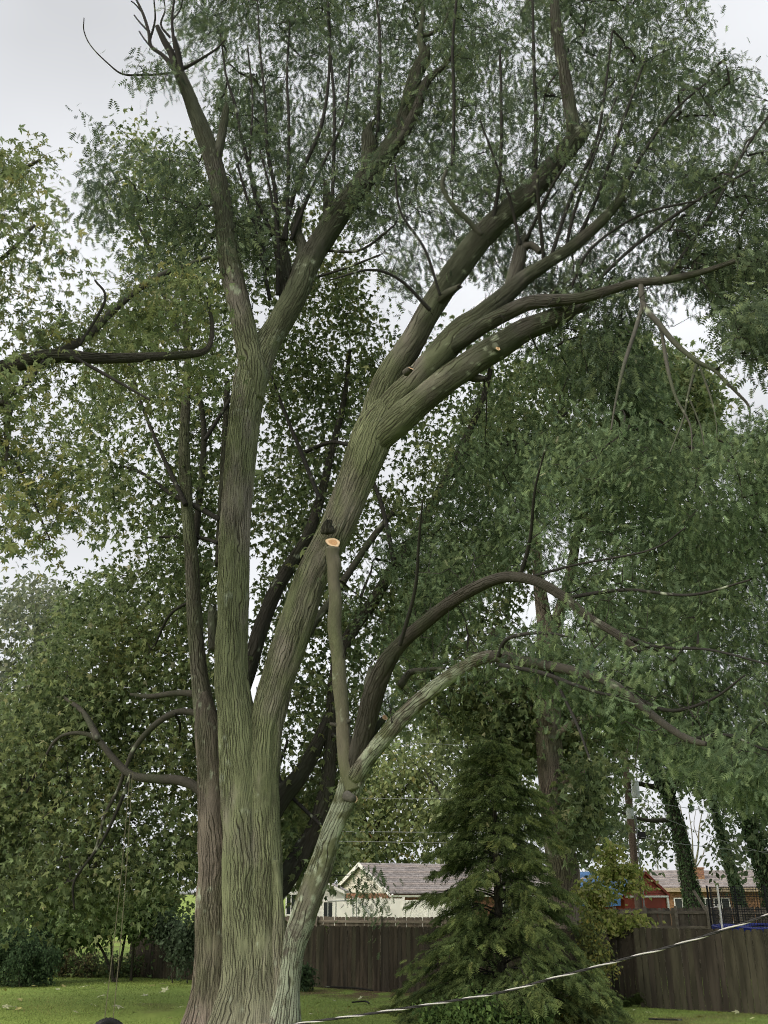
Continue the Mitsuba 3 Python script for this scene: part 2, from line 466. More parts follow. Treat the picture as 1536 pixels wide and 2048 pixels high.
scene['lawn'] = {'type': 'twosided', 'bsdf': {'type': 'principled', 'base_color': mikit.proc(lawn_colour), 'roughness': 0.95, 'specular': 0.1}}
flat('fence_wood', (0.105, 0.086, 0.066), 0.9, grain=0.5, scale=(9, 9, 0.8))
flat('fence_wood_dark', (0.082, 0.070, 0.056), 0.9, grain=0.5, scale=(11, 11, 0.7))
flat('fence_wood_green', (0.095, 0.088, 0.062), 0.9, grain=0.5, scale=(8, 8, 0.9))
flat('rail_wood', (0.26, 0.23, 0.195), 0.9, grain=0.35, scale=(2, 2, 9))
flat('grey_wood', (0.20, 0.175, 0.148), 0.9, grain=0.5, scale=(8, 8, 0.8))
flat('grey_wood_b', (0.165, 0.138, 0.115), 0.9, grain=0.5, scale=(8, 8, 0.8))
flat('white_siding', (0.82, 0.82, 0.82), 0.6, grain=0.12)
flat('white_trim', (0.86, 0.86, 0.86), 0.5, grain=0.06)
flat('beige_siding', (0.74, 0.71, 0.65), 0.6, grain=0.1)
flat('brick', (0.30, 0.15, 0.10), 0.85, grain=0.4, scale=(12, 12, 18))
flat('brick_pale', (0.36, 0.20, 0.11), 0.85, grain=0.4, scale=(12, 12, 18))
flat('mortar', (0.36, 0.33, 0.30), 0.9)
flat('shingle', (0.27, 0.25, 0.255), 0.9, grain=0.35, scale=(5, 5, 9))
flat('shingle_b', (0.29, 0.255, 0.245), 0.9, grain=0.35, scale=(5, 5, 9))
flat('shingle_c', (0.235, 0.215, 0.215), 0.9, grain=0.35, scale=(5, 5, 9))
flat('red_board', (0.33, 0.060, 0.040), 0.75, grain=0.3, scale=(2, 2, 1))
flat('blue_tarp', (0.035, 0.13, 0.33), 0.45, grain=0.5, scale=(1.5, 1.5, 2.5))
flat('blue_pad', (0.02, 0.035, 0.30), 0.35, grain=0.35)
flat('black_net', (0.012, 0.014, 0.016), 0.8)
flat('dark_glass', (0.03, 0.035, 0.04), 0.08, spec=0.8)
flat('pole_wood', (0.17, 0.125, 0.10), 0.9, grain=0.5, scale=(12, 12, 0.6))
flat('grey_metal', (0.52, 0.56, 0.56), 0.45, spec=0.5, grain=0.1)
flat('wire_metal', (0.30, 0.32, 0.33), 0.5)
flat('aluminium', (0.50, 0.50, 0.50), 0.5, metallic=0.3, grain=0.15, scale=(30, 30, 30))
flat('black_rubber', (0.016, 0.016, 0.018), 0.55, grain=0.3, scale=(20, 20, 20))
flat('rope', (0.16, 0.15, 0.10), 0.9, grain=0.4, scale=(40, 40, 40))
flat('tan_wood', (0.42, 0.34, 0.24), 0.8, grain=0.3, scale=(3, 20, 20))
flat('foundation', (0.30, 0.29, 0.28), 0.9)

# ------------------------------------------------------------------ the ground
xs = np.concatenate([np.linspace(-600, -40, 12), np.linspace(-36, 36, 72), np.linspace(40, 600, 12)])
ys = np.concatenate([np.linspace(-60, 8, 8), np.linspace(10, 44, 60), np.linspace(48, 1200, 22)])
gx, gy = np.meshgrid(xs, ys, indexing='ij')
gz = np.where((gy < 46) & (gy > 8) & (np.abs(gx) < 40), (meshkit.fbm(np.stack([gx * 0.3, gy * 0.3, 0 * gx], -1), 3) - 0.5) * 0.10, 0)
put('ground', (np.stack([gx, gy, gz], -1).reshape(-1, 3), tri(quads(len(xs), len(ys), wrap=False))), 'lawn', smooth=True)
labels['ground'] = {'kind': 'structure', 'label': 'mown back lawn running on to the neighbouring yards'}


def ground_z(x, y):
    return (meshkit.fbm(np.stack([x * 0.3, y * 0.3, 0 * x], -1), 3) - 0.5) * 0.10


rng = np.random.default_rng(11)
N = 90000
gY = 17 + 22 * rng.random(N) ** 1.1
gX = (rng.random(N) - 0.5) * 2 * (0.44 * gY + 1)
P = np.stack([gX, gY, ground_z(gX, gY) - 0.005], -1)
bare = meshkit.fbm(P * [0.55, 0.55, 0] + [9, 0, 3], 3)
P = P[(rng.random(len(P)) > (bare - 0.5) * 4)]
ax = unit(rng, len(P)) * 0.7 + [0, 0, 0.9]
mesh, c = leaves(P, ax, unit(rng, len(P)), rng.uniform(0.035, 0.085, len(P)), palette(rng, P, [(0.094, 0.136, 0.030), (0.120, 0.160, 0.038), (0.165, 0.168, 0.056)], [4, 5, 2], 0.25),
                 [(np.array([[0, 0.09, 0], [0, -0.09, 0], [1, 0.02, 0]]), np.array([[0, 1, 2]]))])
put('lawn_grass', mesh, 'leaf', color=c)
labels['lawn_grass'] = {'kind': 'stuff', 'label': 'short green lawn grass with worn patches', 'category': 'grass'}

# ------------------------------------------------------------------ the big locust in the middle
loc = Tree('locust_tree', 'huge locust tree with mossy twin stems and feathery leaves in the middle of the lawn', seed=100)
loc.limb('stem', [(492, 2085, 128), (494, 2030, 108), (497, 1950, 98), (494, 1850, 94), (490, 1700, 88), (482, 1550, 80), (474, 1450, 74), (463, 1330, 66), (466, 1200, 63), (470, 1080, 62), (478, 960, 60), (487, 850, 60), (498, 770, 64), (506, 728, 56), (510, 700, 36), (512, 685, 16)],
         (21.0, 20.9, 20.6, 20.2, 20.0), res=0.024, amp=0.05, flare=(1.5, 0.45, 3), label='straight mossy left stem')
loc.limb('stem', [(536, 2085, 120), (533, 2030, 96), (529, 1950, 84), (528, 1850, 78), (526, 1700, 72), (527, 1560, 66), (534, 1450, 64), (548, 1385, 66), (574, 1300, 68), (597, 1230, 66), (626, 1150, 66), (676, 1050, 68), (712, 965, 74), (742, 880, 80), (760, 842, 70), (772, 812, 46), (780, 795, 18)],
         (20.75, 20.8, 20.6, 20.0, 19.2), res=0.024, amp=0.05, flare=(1.3, 0.5, 4), label='leaning mossy right stem')
# bark ridge of the seam between the stems and the buttress on the right
loc.limb('buttress', [(566, 2085, 70), (568, 2020, 54), (566, 1960, 44), (560, 1890, 34), (556, 1800, 22), (552, 1720, 12)], (20.55, 20.45, 20.5), res=0.03, amp=0.04, flare=(1.0, 0.3, 3), skel=False)
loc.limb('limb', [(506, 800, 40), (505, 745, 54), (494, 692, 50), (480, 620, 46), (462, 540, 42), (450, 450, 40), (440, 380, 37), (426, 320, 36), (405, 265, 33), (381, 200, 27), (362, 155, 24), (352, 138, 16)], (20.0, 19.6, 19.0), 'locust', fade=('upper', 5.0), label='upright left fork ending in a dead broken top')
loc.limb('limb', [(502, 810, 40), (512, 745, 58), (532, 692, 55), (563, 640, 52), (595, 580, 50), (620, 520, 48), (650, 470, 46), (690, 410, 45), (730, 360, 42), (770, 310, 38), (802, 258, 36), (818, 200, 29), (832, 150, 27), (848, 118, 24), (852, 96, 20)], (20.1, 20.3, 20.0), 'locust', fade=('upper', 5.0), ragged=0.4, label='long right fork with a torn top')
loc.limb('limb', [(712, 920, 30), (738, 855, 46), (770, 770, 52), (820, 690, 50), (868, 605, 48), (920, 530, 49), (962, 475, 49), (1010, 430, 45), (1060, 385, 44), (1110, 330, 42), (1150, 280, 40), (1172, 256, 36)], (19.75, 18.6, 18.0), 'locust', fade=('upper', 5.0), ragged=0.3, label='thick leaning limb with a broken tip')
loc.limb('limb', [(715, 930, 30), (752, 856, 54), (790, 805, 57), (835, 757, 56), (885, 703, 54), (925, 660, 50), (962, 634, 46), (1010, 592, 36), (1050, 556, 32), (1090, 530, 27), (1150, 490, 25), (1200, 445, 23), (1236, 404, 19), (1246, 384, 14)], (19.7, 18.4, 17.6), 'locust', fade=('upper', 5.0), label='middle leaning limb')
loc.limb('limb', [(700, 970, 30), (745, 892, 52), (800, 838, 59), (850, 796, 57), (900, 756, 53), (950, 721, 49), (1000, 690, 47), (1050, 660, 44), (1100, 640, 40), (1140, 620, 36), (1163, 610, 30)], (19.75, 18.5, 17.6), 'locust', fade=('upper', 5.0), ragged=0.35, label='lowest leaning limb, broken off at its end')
loc.limb('branch', [(850, 735, 24), (900, 694, 34), (960, 655, 33), (1010, 628, 31), (1060, 606, 28), (1110, 601, 25), (1160, 596, 23), (1220, 580, 20), (1270, 566, 18), (1330, 560, 16), (1400, 545, 12), (1470, 522, 9)], (18.95, 17.2, 15.5), 'upper')
loc.limb('branch', [(1143, 275, 24), (1146, 250, 27), (1138, 205, 25), (1126, 130, 23), (1113, 60, 21), (1108, 0, 18), (1100, -70, 14)], (18.0, 17.6), 'upper', label='upright sprout rising from the broken limb tip')
loc.limb('branch', [(770, 312, 24), (800, 282, 22), (833, 217, 19), (852, 165, 17), (882, 138, 11), (900, 120, 7)], (20.1, 19.5), 'upper')
loc.limb('branch', [(846, 110, 13), (840, 70, 12), (846, 30, 9), (842, -30, 7)], (20, 19.8), 'upper')
loc.limb('branch', [(843, 72, 10), (865, 66, 9), (888, 45, 7), (900, 15, 5)], (20, 19.7), 'upper')
loc.limb('branch', [(430, 325, 22), (438, 295, 20), (447, 250, 17), (454, 207, 11)], (19.3, 19.1), 'upper', ragged=0.25)
loc.limb('branch', [(962, 470, 12), (935, 440, 11), (905, 410, 9), (885, 372, 9), (893, 340, 6)], (18.2, 17.6), 'upper')
# dead top of the left fork
for pts in ([(356, 150, 15), (345, 132, 13), (325, 110, 8), (302, 92, 7), (297, 62, 6), (285, 25, 5), (268, -10, 3)], [(354, 146, 16), (344, 110, 13), (330, 85, 12), (314, 52, 8)],
            [(364, 150, 15), (360, 125, 12), (355, 100, 12), (347, 74, 9)], [(350, 100, 7), (345, 60, 6), (345, 25, 5), (352, -20, 3)], [(300, 80, 5), (310, 40, 4), (308, 0, 3)],
            [(340, 75, 5), (322, 50, 4), (330, 20, 3), (326, -10, 2.5)], [(296, 62, 4), (280, 45, 3), (268, 30, 2.5)], [(288, 30, 3.5), (272, 10, 3), (262, 2, 2.5)], [(362, 140, 8), (390, 125, 6), (430, 100, 4), (450, 80, 3)],
            [(347, 145, 6), (315, 149, 5), (285, 150, 4.5), (245, 148, 4), (215, 126, 3.2), (182, 92, 2.6), (168, 62, 2.2), (168, 36, 1.8)], [(303, 95, 4), (290, 80, 3), (278, 62, 2.5)], [(345, 40, 3.5), (360, 20, 3), (366, -5, 2.5)]):
    loc.limb('dead_branch', pts, (19.0, 18.6), 'twig', skel=False)
# ragged stubs
loc.limb('stub', [(735, 345, 26), (738, 300, 30), (736, 265, 26), (742, 250, 16)], (20.2, 20.1), 'upper', ragged=0.5)
loc.limb('stub', [(575, 620, 26), (570, 560, 32), (562, 500, 28), (548, 462, 22)], (20.6, 20.7), 'dark', ragged=0.6)
loc.limb('stub', [(590, 545, 22), (606, 500, 22), (592, 460, 22), (602, 418, 15)], (20.5, 20.6), 'upper', ragged=0.4)
loc.limb('stub', [(652, 470, 20), (655, 420, 17), (652, 366, 13)], (20.4, 20.5), 'dark', ragged=0.3)
loc.limb('stub', [(868, 608, 26), (892, 590, 20), (918, 573, 13)], (18.7, 18.3), 'dark', ragged=0.2)
loc.limb('stub', [(1012, 596, 22), (1024, 565, 28), (1034, 530, 29), (1042, 495, 26), (1052, 476, 20)], (18.4, 18.3), 'upper', ragged=0.4)
loc.limb('stub', [(1040, 500, 18), (1062, 490, 16), (1080, 505, 12)], (18.3, 18.1), 'dark')
loc.limb('stub', [(918, 742, 26), (945, 754, 20), (968, 758, 15)], (18.75, 18.45), 'upper', ragged=0.15)
loc.limb('stub', [(655, 1065, 26), (654, 1050, 22), (656, 1044, 14)], (19.3, 19.15), 'upper', ragged=0.15)
loc.limb('stub', [(430, 1300, 26), (428, 1250, 24), (426, 1215, 18)], (20.6, 20.5), 'upper', ragged=0.2)
# hanging bare branches on the right
for pts in ([(1282, 566, 12), (1288, 610, 11), (1320, 650, 11), (1352, 688, 10), (1393, 722, 9), (1430, 742, 7), (1468, 780, 6), (1496, 810, 5), (1500, 838, 3)], [(1322, 655, 8), (1335, 735, 7), (1352, 795, 6), (1380, 850, 4), (1384, 905, 3)],
            [(1394, 724, 7), (1376, 790, 5), (1366, 840, 4), (1340, 905, 3)], [(1398, 730, 5), (1420, 790, 4), (1432, 840, 3), (1433, 880, 2)], [(1287, 605, 8), (1268, 668, 8), (1248, 730, 7), (1232, 800, 5), (1222, 860, 3)],
            [(1437, 745, 4), (1446, 762, 3), (1458, 775, 2)], [(1380, 800, 4), (1400, 850, 3), (1408, 890, 2)]):
    loc.limb('hanging_branch', pts, (16.5, 15.8), 'upper')
# leaning stem from the base with lichen, its sawn limb and its two arching branches
loc.limb('side_stem', [(566, 2085, 70), (572, 2040, 56), (577, 1985, 46), (583, 1930, 42), (590, 1885, 46), (604, 1840, 50), (624, 1780, 49), (645, 1720, 47), (664, 1660, 45), (688, 1605, 46), (704, 1565, 52), (715, 1530, 40)], (20.4, 20.0, 19.4), 'lichen', res=0.024, amp=0.03, flare=(1.2, 0.3, 3), label='leaning side stem crusted with pale lichen')
loc.limb('sawn_limb', [(706, 1580, 36), (692, 1525, 32), (687, 1470, 29), (685, 1420, 28), (679, 1365, 30), (677, 1320, 28), (669, 1255, 27), (671, 1200, 24), (667, 1160, 23), (669, 1130, 27), (665, 1112, 25), (665, 1096, 28)], (19.4, 19.0), 'smooth', res=0.02, amp=0.012, label='smooth upright limb sawn off at its top')
loc.limb('arching_branch', [(708, 1555, 40), (735, 1515, 36), (762, 1484, 33), (800, 1440, 31), (850, 1392, 30), (900, 1352, 29), (958, 1319, 27), (1000, 1312, 23), (1030, 1318, 21)], (19.4, 17.5), 'lichen', amp=0.02)
loc.limb('arching_branch', [(985, 1313, 22), (1020, 1315, 22), (1060, 1325, 21), (1120, 1336, 20), (1180, 1350, 18), (1232, 1372, 17), (1280, 1410, 16), (1330, 1450, 15), (1380, 1480, 14), (1412, 1488, 10)], (17.62, 15.8, 14.5), 'dark', amp=0.02)
loc.limb('arching_branch', [(708, 1548, 44), (728, 1465, 40), (745, 1395, 41), (770, 1332, 37), (800, 1290, 30), (850, 1245, 29), (900, 1206, 28), (950, 1176, 26), (1000, 1156, 24), (1040, 1155, 22), (1082, 1167, 20), (1130, 1196, 19), (1180, 1236, 17), (1230, 1266, 15), (1278, 1302, 10)], (19.5, 18, 16, 14.5), 'dark', amp=0.03)
for pts in ([(1000, 1330, 9), (1080, 1345, 9), (1150, 1370, 8), (1200, 1386, 7), (1235, 1392, 5)], [(998, 1312, 10), (1010, 1282, 8), (1040, 1270, 8), (1090, 1266, 6), (1150, 1275, 4)], [(1040, 1160, 6), (1150, 1130, 5), (1300, 1100, 4), (1372, 1055, 3)],
            [(800, 1290, 9), (830, 1180, 7), (838, 1080, 5), (845, 1000, 3)], [(1100, 1340, 7), (1150, 1440, 6), (1180, 1520, 4)], [(1230, 1370, 9), (1330, 1420, 8), (1420, 1400, 6), (1490, 1350, 4)], [(1380, 1480, 9), (1450, 1470, 7), (1536, 1500, 5), (1600, 1490, 4)],
            [(1130, 1196, 9), (1250, 1180, 7), (1380, 1190, 6), (1500, 1160, 4)], [(1180, 1236, 8), (1300, 1290, 7), (1420, 1300, 5), (1540, 1330, 4)], [(1040, 1155, 9), (1060, 1080, 7), (1070, 980, 5), (1090, 900, 4)]):
    loc.limb('branch', pts, (17.0, 15.0), 'twig')
loc.limb('dead_branch', [(800, 1372, 16), (820, 1345, 13), (850, 1340, 9), (890, 1336, 6)], (18.9, 18.5), 'dark')
loc.limb('dead_branch', [(738, 1400, 22), (738, 1370, 20), (741, 1338, 12)], (19.2, 19.1), 'upper', ragged=0.2)
loc.limb('dead_branch', [(700, 1440, 9), (685, 1450, 9), (660, 1448, 7)], (19.2, 19.3), 'dark')


def cut_face(parent, px, py, Y, rx, axis, heart=0.3):
    """A sawn end: pale ring of sapwood round an orange heart, tilted towards its axis."""
    C, t = at(px, py, Y)
    a = np.asarray(axis, float) / np.linalg.norm(axis)
    u = np.cross(a, [0.3, 1, 0.1])
    u /= np.linalg.norm(u)
    v = np.cross(a, u)
    th = np.arange(26) * 2 * np.pi / 26
    R = rx * t / F
    V, col = [C + a * 0.006], [(0.60, 0.36, 0.19)]
    g = np.random.default_rng(int(px))
    rings = np.linspace(0.12, 1, 9)
    for k, r in enumerate(rings):
        w = 1 + 0.06 * np.sin(3 * th + px) + 0.03 * np.sin(5 * th)
        V += list(C + (R * r * w)[:, None] * (np.cos(th)[:, None] * u + np.sin(th)[:, None] * v) + a * (0.006 - 0.004 * (k == 8)))
        base = np.array((0.60, 0.36, 0.19) if r < 0.62 else (0.78, 0.58, 0.38)) * (1.0 - 0.12 * (k % 2))
        col += [base if k < 8 else np.array((0.30, 0.22, 0.14))] * 26
    n = 26
    f = [[0, 1 + j, 1 + (j + 1) % n] for j in range(n)]
    for k in range(8):
        o = 1 + k * n
        f += [[o + j, o + n + j, o + n + (j + 1) % n] for j in range(n)] + [[o + j, o + n + (j + 1) % n, o + (j + 1) % n] for j in range(n)]
    return put('cut_face', (np.array(V), np.array(f)), 'bark', parent, color=np.array(col) * g.uniform(0.95, 1.05, (len(col), 1)), label='fresh orange sawn face')


sawn = [k for k in scene if k.endswith('__sawn_limb')][0]
cut_face(sawn, 666, 1085, 18.97, 15.0, (0.22, -0.80, 0.56))
for pts, c, r, ax in (([(742, 1470, 16), (757, 1450, 14), (768, 1437, 12)], (769.5, 1435), 6.5, (0.5, -0.8, 0.4)), ([(835, 1400, 16), (843, 1392, 14), (848, 1389, 11)], (849, 1388), 6.5, (0.5, -0.85, 0.2)),
                      ([(694, 1592, 22), (702, 1596, 18), (708, 1598, 14)], (710, 1598), 7, (0.7, -0.7, 0.1)), ([(812, 745, 16), (818, 740, 14), (821, 738, 12)], (822, 737), 6, (0.4, -0.6, 0.7)), ([(988, 690, 14), (993, 695, 12), (995, 697, 9)], (996, 697), 5, (0.3, -0.9, 0.1))):
    s = loc.limb('cut_stub', pts, (19.25, 19.05) if c[0] < 700 or c[0] > 730 and c[1] > 1000 else (18.0, 17.8), 'upper', skel=False)
    cut_face(s, c[0], c[1], 19.03 if c[1] > 1000 else 17.78, r, ax)

# thin upright sprouts from the torn crotch and along the limbs
for pts in ([(566, 480, 9), (585, 400, 8), (610, 330, 8), (640, 260, 7), (655, 180, 6), (660, 80, 5), (655, -20, 4)], [(556, 470, 8), (550, 380, 8), (535, 300, 7), (530, 200, 6), (520, 100, 4), (515, 0, 3)], [(572, 480, 8), (576, 380, 7), (578, 250, 6), (574, 150, 5), (580, 40, 3)],
            [(543, 470, 9), (510, 380, 8), (485, 280, 7), (470, 210, 6), (452, 150, 4), (440, 60, 3)], [(582, 480, 8), (618, 390, 7), (650, 320, 6), (690, 230, 5), (700, 120, 3)], [(664, 410, 8), (668, 300, 7), (668, 200, 6), (660, 100, 5), (655, 10, 4)],
            [(753, 300, 8), (760, 150, 7), (758, 50, 6), (750, -30, 4)], [(540, 600, 8), (520, 500, 7), (495, 400, 6), (475, 330, 5)], [(555, 590, 8), (556, 480, 7), (540, 380, 6), (520, 300, 4)], [(535, 540, 6), (515, 420, 6), (500, 330, 5), (505, 200, 4), (495, 90, 3)],
            [(905, 330, 8), (908, 200, 7), (905, 90, 6), (915, -20, 5)], [(1070, 360, 8), (1072, 250, 8), (1068, 130, 7), (1065, 0, 5)], [(985, 450, 8), (1000, 350, 7), (1003, 230, 6), (1000, 100, 5)], [(1088, 525, 8), (1078, 420, 7), (1075, 350, 6)],
            [(1100, 520, 8), (1140, 400, 7), (1190, 290, 6), (1210, 180, 5), (1225, 60, 4)], [(1150, 490, 8), (1200, 380, 7), (1240, 260, 6), (1290, 120, 4)], [(1236, 400, 8), (1290, 300, 7), (1350, 220, 5), (1420, 160, 3)], [(1130, 505, 7), (1150, 420, 6), (1200, 280, 5), (1235, 190, 4)],
            [(1160, 596, 8), (1260, 500, 7), (1380, 410, 6), (1500, 340, 4)], [(1330, 560, 7), (1420, 430, 6), (1490, 300, 5), (1560, 200, 4)], [(1040, 490, 7), (1020, 400, 6), (990, 320, 5), (960, 240, 4)], [(1052, 480, 7), (1100, 380, 6), (1130, 330, 5)],
            [(860, 620, 8), (800, 560, 6), (740, 540, 5), (660, 560, 3)], [(610, 560, 6), (680, 540, 5), (760, 510, 4)], [(640, 500, 6), (720, 500, 5), (790, 450, 4)], [(880, 590, 6), (850, 500, 6), (800, 420, 5), (790, 330, 4)], [(1140, 580, 6), (1180, 500, 6), (1280, 430, 5), (1400, 400, 4)]):
    loc.limb('shoot', pts, (20.4, 19.6) if pts[0][0] < 800 else (18.2, 17.0), 'twig')

LCOL = [(0.052, 0.076, 0.038), (0.066, 0.094, 0.044), (0.086, 0.114, 0.048), (0.044, 0.064, 0.037)]
g = loc.rng
top = [([(345, -90), (352, 40), (392, 140), (455, 300), (560, 420), (620, 380), (760, 330), (880, 330), (930, 180), (930, -90)], (19.3, 24.5), 1100, 0.85),
       ([(200, 300), (300, 300), (420, 340), (440, 420), (380, 470), (260, 440), (200, 390)], (18.5, 21.5), 88, 0.95), ([(165, 330), (205, 285), (225, 330), (205, 470), (180, 440)], (18, 20), 34, 0.7), ([(250, 440), (420, 450), (420, 530), (330, 580), (240, 560)], (18.5, 21), 46, 0.95),
       ([(170, 228), (200, 232), (212, 290), (200, 300)], (18.3, 18.8), 5, 0.2),
       ([(250, 110), (300, 135), (345, 150), (350, 190), (290, 185), (255, 160)], (18.2, 19), 14, 0.3),
       ([(880, -90), (1400, -90), (1415, 30), (1390, 95), (1500, 85), (1512, 170), (1480, 200), (1640, 200), (1640, 560), (1400, 545), (1250, 500), (1120, 380), (950, 400), (870, 300)], (17.2, 22.5), 1450, 0.8),
       ([(640, 340), (760, 330), (1000, 330), (1150, 420), (1250, 560), (1100, 600), (950, 540), (800, 600), (740, 500)], (18.8, 23), 330, 0.85),
       ([(420, 330), (560, 400), (540, 560), (450, 520)], (19, 22), 90, 0.5),
       ([(1060, 560), (1250, 530), (1640, 500), (1640, 700), (1480, 700), (1400, 600), (1300, 640), (1270, 780), (1190, 800), (1150, 680)], (17.4, 21.5), 380, 0.8),
       ([(1440, 640), (1536, 600), (1640, 600), (1640, 720), (1540, 740), (1480, 720)], (14.5, 16), 80, 0.5)]
A = np.vstack([region(g, p, y, int(n * 0.95), c, seed=31) for p, y, n, c in top])
foliage(loc, A, 19, 0.27, 0.205, 'weep', LCOL, [4, 4, 2, 3], LOC, label='open feathery crown foliage overhead', r=0.0055)
mass = [([(1060, 860), (1120, 830), (1250, 820), (1380, 880), (1480, 870), (1640, 870), (1640, 1640), (1480, 1560), (1340, 1490), (1270, 1400), (1180, 1250), (1090, 1150), (1040, 1140)], (16.6, 21.5), 1350, 0.6),
        ([(930, 880), (1060, 860), (1080, 1150), (960, 1180), (880, 1240), (830, 1250), (860, 1050)], (19.2, 23), 300, 0.75), ([(705, 1735), (760, 1745), (790, 1840), (745, 1830)], (21.5, 22.5), 9, 0.3),
        ([(900, 1340), (1000, 1290), (1200, 1280), (1290, 1420), (1200, 1450), (1060, 1360)], (16.8, 19.5), 130, 0.8),
        ([(1020, 660), (1290, 660), (1330, 800), (1300, 930), (1140, 930), (1060, 800)], (18.6, 22), 230, 0.7),
        ([(1440, 880), (1500, 860), (1640, 860), (1640, 1000), (1480, 1000)], (13.5, 16), 90, 0.5),
        ([(700, 1120), (860, 1060), (920, 1320), (800, 1470), (720, 1400)], (20.0, 23), 150, 0.8),
        ([(1300, 1480), (1640, 1500), (1640, 1620), (1500, 1580), (1400, 1540)], (15, 18.5), 110, 0.6), ([(1000, 1150), (1180, 1190), (1300, 1260), (1450, 1470), (1380, 1500), (1240, 1390), (1060, 1345)], (13.8, 16.2), 16, 0.7)]
A = np.vstack([region(g, p, y, int(n * 0.58), min(1, c + 0.2), seed=32) for p, y, n, c in mass])
foliage(loc, A, 46, 0.28, 0.15, 'weep', [(0.064, 0.098, 0.046), (0.081, 0.121, 0.053), (0.100, 0.140, 0.056), (0.053, 0.084, 0.045)], [4, 4, 3, 2], LOCB, name='weeping_foliage', label='dense weeping foliage of the lower right boughs', lift=0.2, r=0.005)
for pts, Y in (([(760, 1440), (800, 1290), (900, 1206), (1000, 1156), (1130, 1196), (1278, 1302)], (19.2, 14.8)), ([(800, 1440), (958, 1319), (1060, 1325), (1180, 1350), (1330, 1450), (1412, 1488)], (18.9, 14.8)), ([(1060, 600), (1270, 566), (1400, 545)], (17, 15.8)), ([(990, 690), (1100, 640)], (18, 17.8)), ([(870, 605), (1060, 385), (1150, 280)], (18.6, 18))):
    q_ = poly([(x, y, 10) for x, y in pts], Y)[:, :3]            # bare side twigs along the boughs
    q_ = spline(np.column_stack([q_, np.full(len(q_), 0.02)]), 0.14)[:, :3]
    loc.grow(np.repeat(q_, 2, 0) + g.normal(0, 1, (2 * len(q_), 3)) * [0.45, 0.45, 0.5] + [0, 0, 0.15], r=0.006, wob=0.2)
loc.twigs()

# ------------------------------------------------------------------ the maple close behind it
mb = Tree('maple_tree', 'tall maple right behind the mossy stems, its reddish brown trunk against their left side', seed=300)
mb.limb('trunk', [(424, 2085, 120), (424, 2030, 88), (427, 1950, 78), (430, 1850, 76), (432, 1740, 72), (430, 1640, 66), (424, 1550, 58), (420, 1480, 56), (414, 1440, 46), (409, 1405, 30), (406, 1385, 14)], (21.3, 21.4, 21.3), 'maple', fade=('mossy', 9.0), res=0.024, amp=0.045, flare=(1.6, 0.4, 4), label='shaggy reddish brown trunk')
mb.limb('limb', [(418, 1480, 36), (411, 1430, 44), (404, 1385, 39), (394, 1300, 32), (388, 1210, 29), (382, 1110, 26), (374, 1010, 24), (368, 900, 21), (372, 800, 17), (375, 700, 13), (366, 560, 9), (372, 430, 6)], (21.35, 22.5), 'mossy')
mb.limb('limb', [(455, 1480, 36), (478, 1400, 34), (500, 1330, 33), (520, 1262, 31), (546, 1192, 29), (576, 1138, 27), (612, 1078, 23), (640, 1000, 18), (664, 900, 14), (688, 800, 10), (700, 700, 7)], (21.9, 23.5), 'dark')
mb.limb('limb', [(540, 1800, 46), (575, 1752, 44), (605, 1700, 38), (636, 1640, 32), (655, 1560, 28), (664, 1470, 27), (668, 1380, 26), (680, 1310, 25), (705, 1262, 24), (742, 1208, 23), (790, 1130, 22), (840, 1060, 20), (890, 960, 18), (930, 880, 15), (965, 800, 12), (990, 700, 8)], (21.9, 23, 24.5), 'dark')
mb.limb('limb', [(535, 1640, 46), (565, 1592, 40), (600, 1550, 34), (634, 1490, 28), (660, 1430, 22), (680, 1390, 14)], (21.8, 22.8), 'dark')
mb.limb('limb', [(600, 1300, 16), (632, 1240, 16), (656, 1210, 16), (700, 1142, 14), (742, 1080, 13), (785, 1025, 10)], (22, 23), 'dark')
mb.limb('limb', [(440, 1130, 22), (445, 1000, 18), (450, 880, 14), (455, 760, 10)], (21.9, 22.5), 'dark')
mb.limb('limb', [(390, 1090, 14), (408, 880, 12), (395, 770, 10)], (22.2, 23), 'dark')
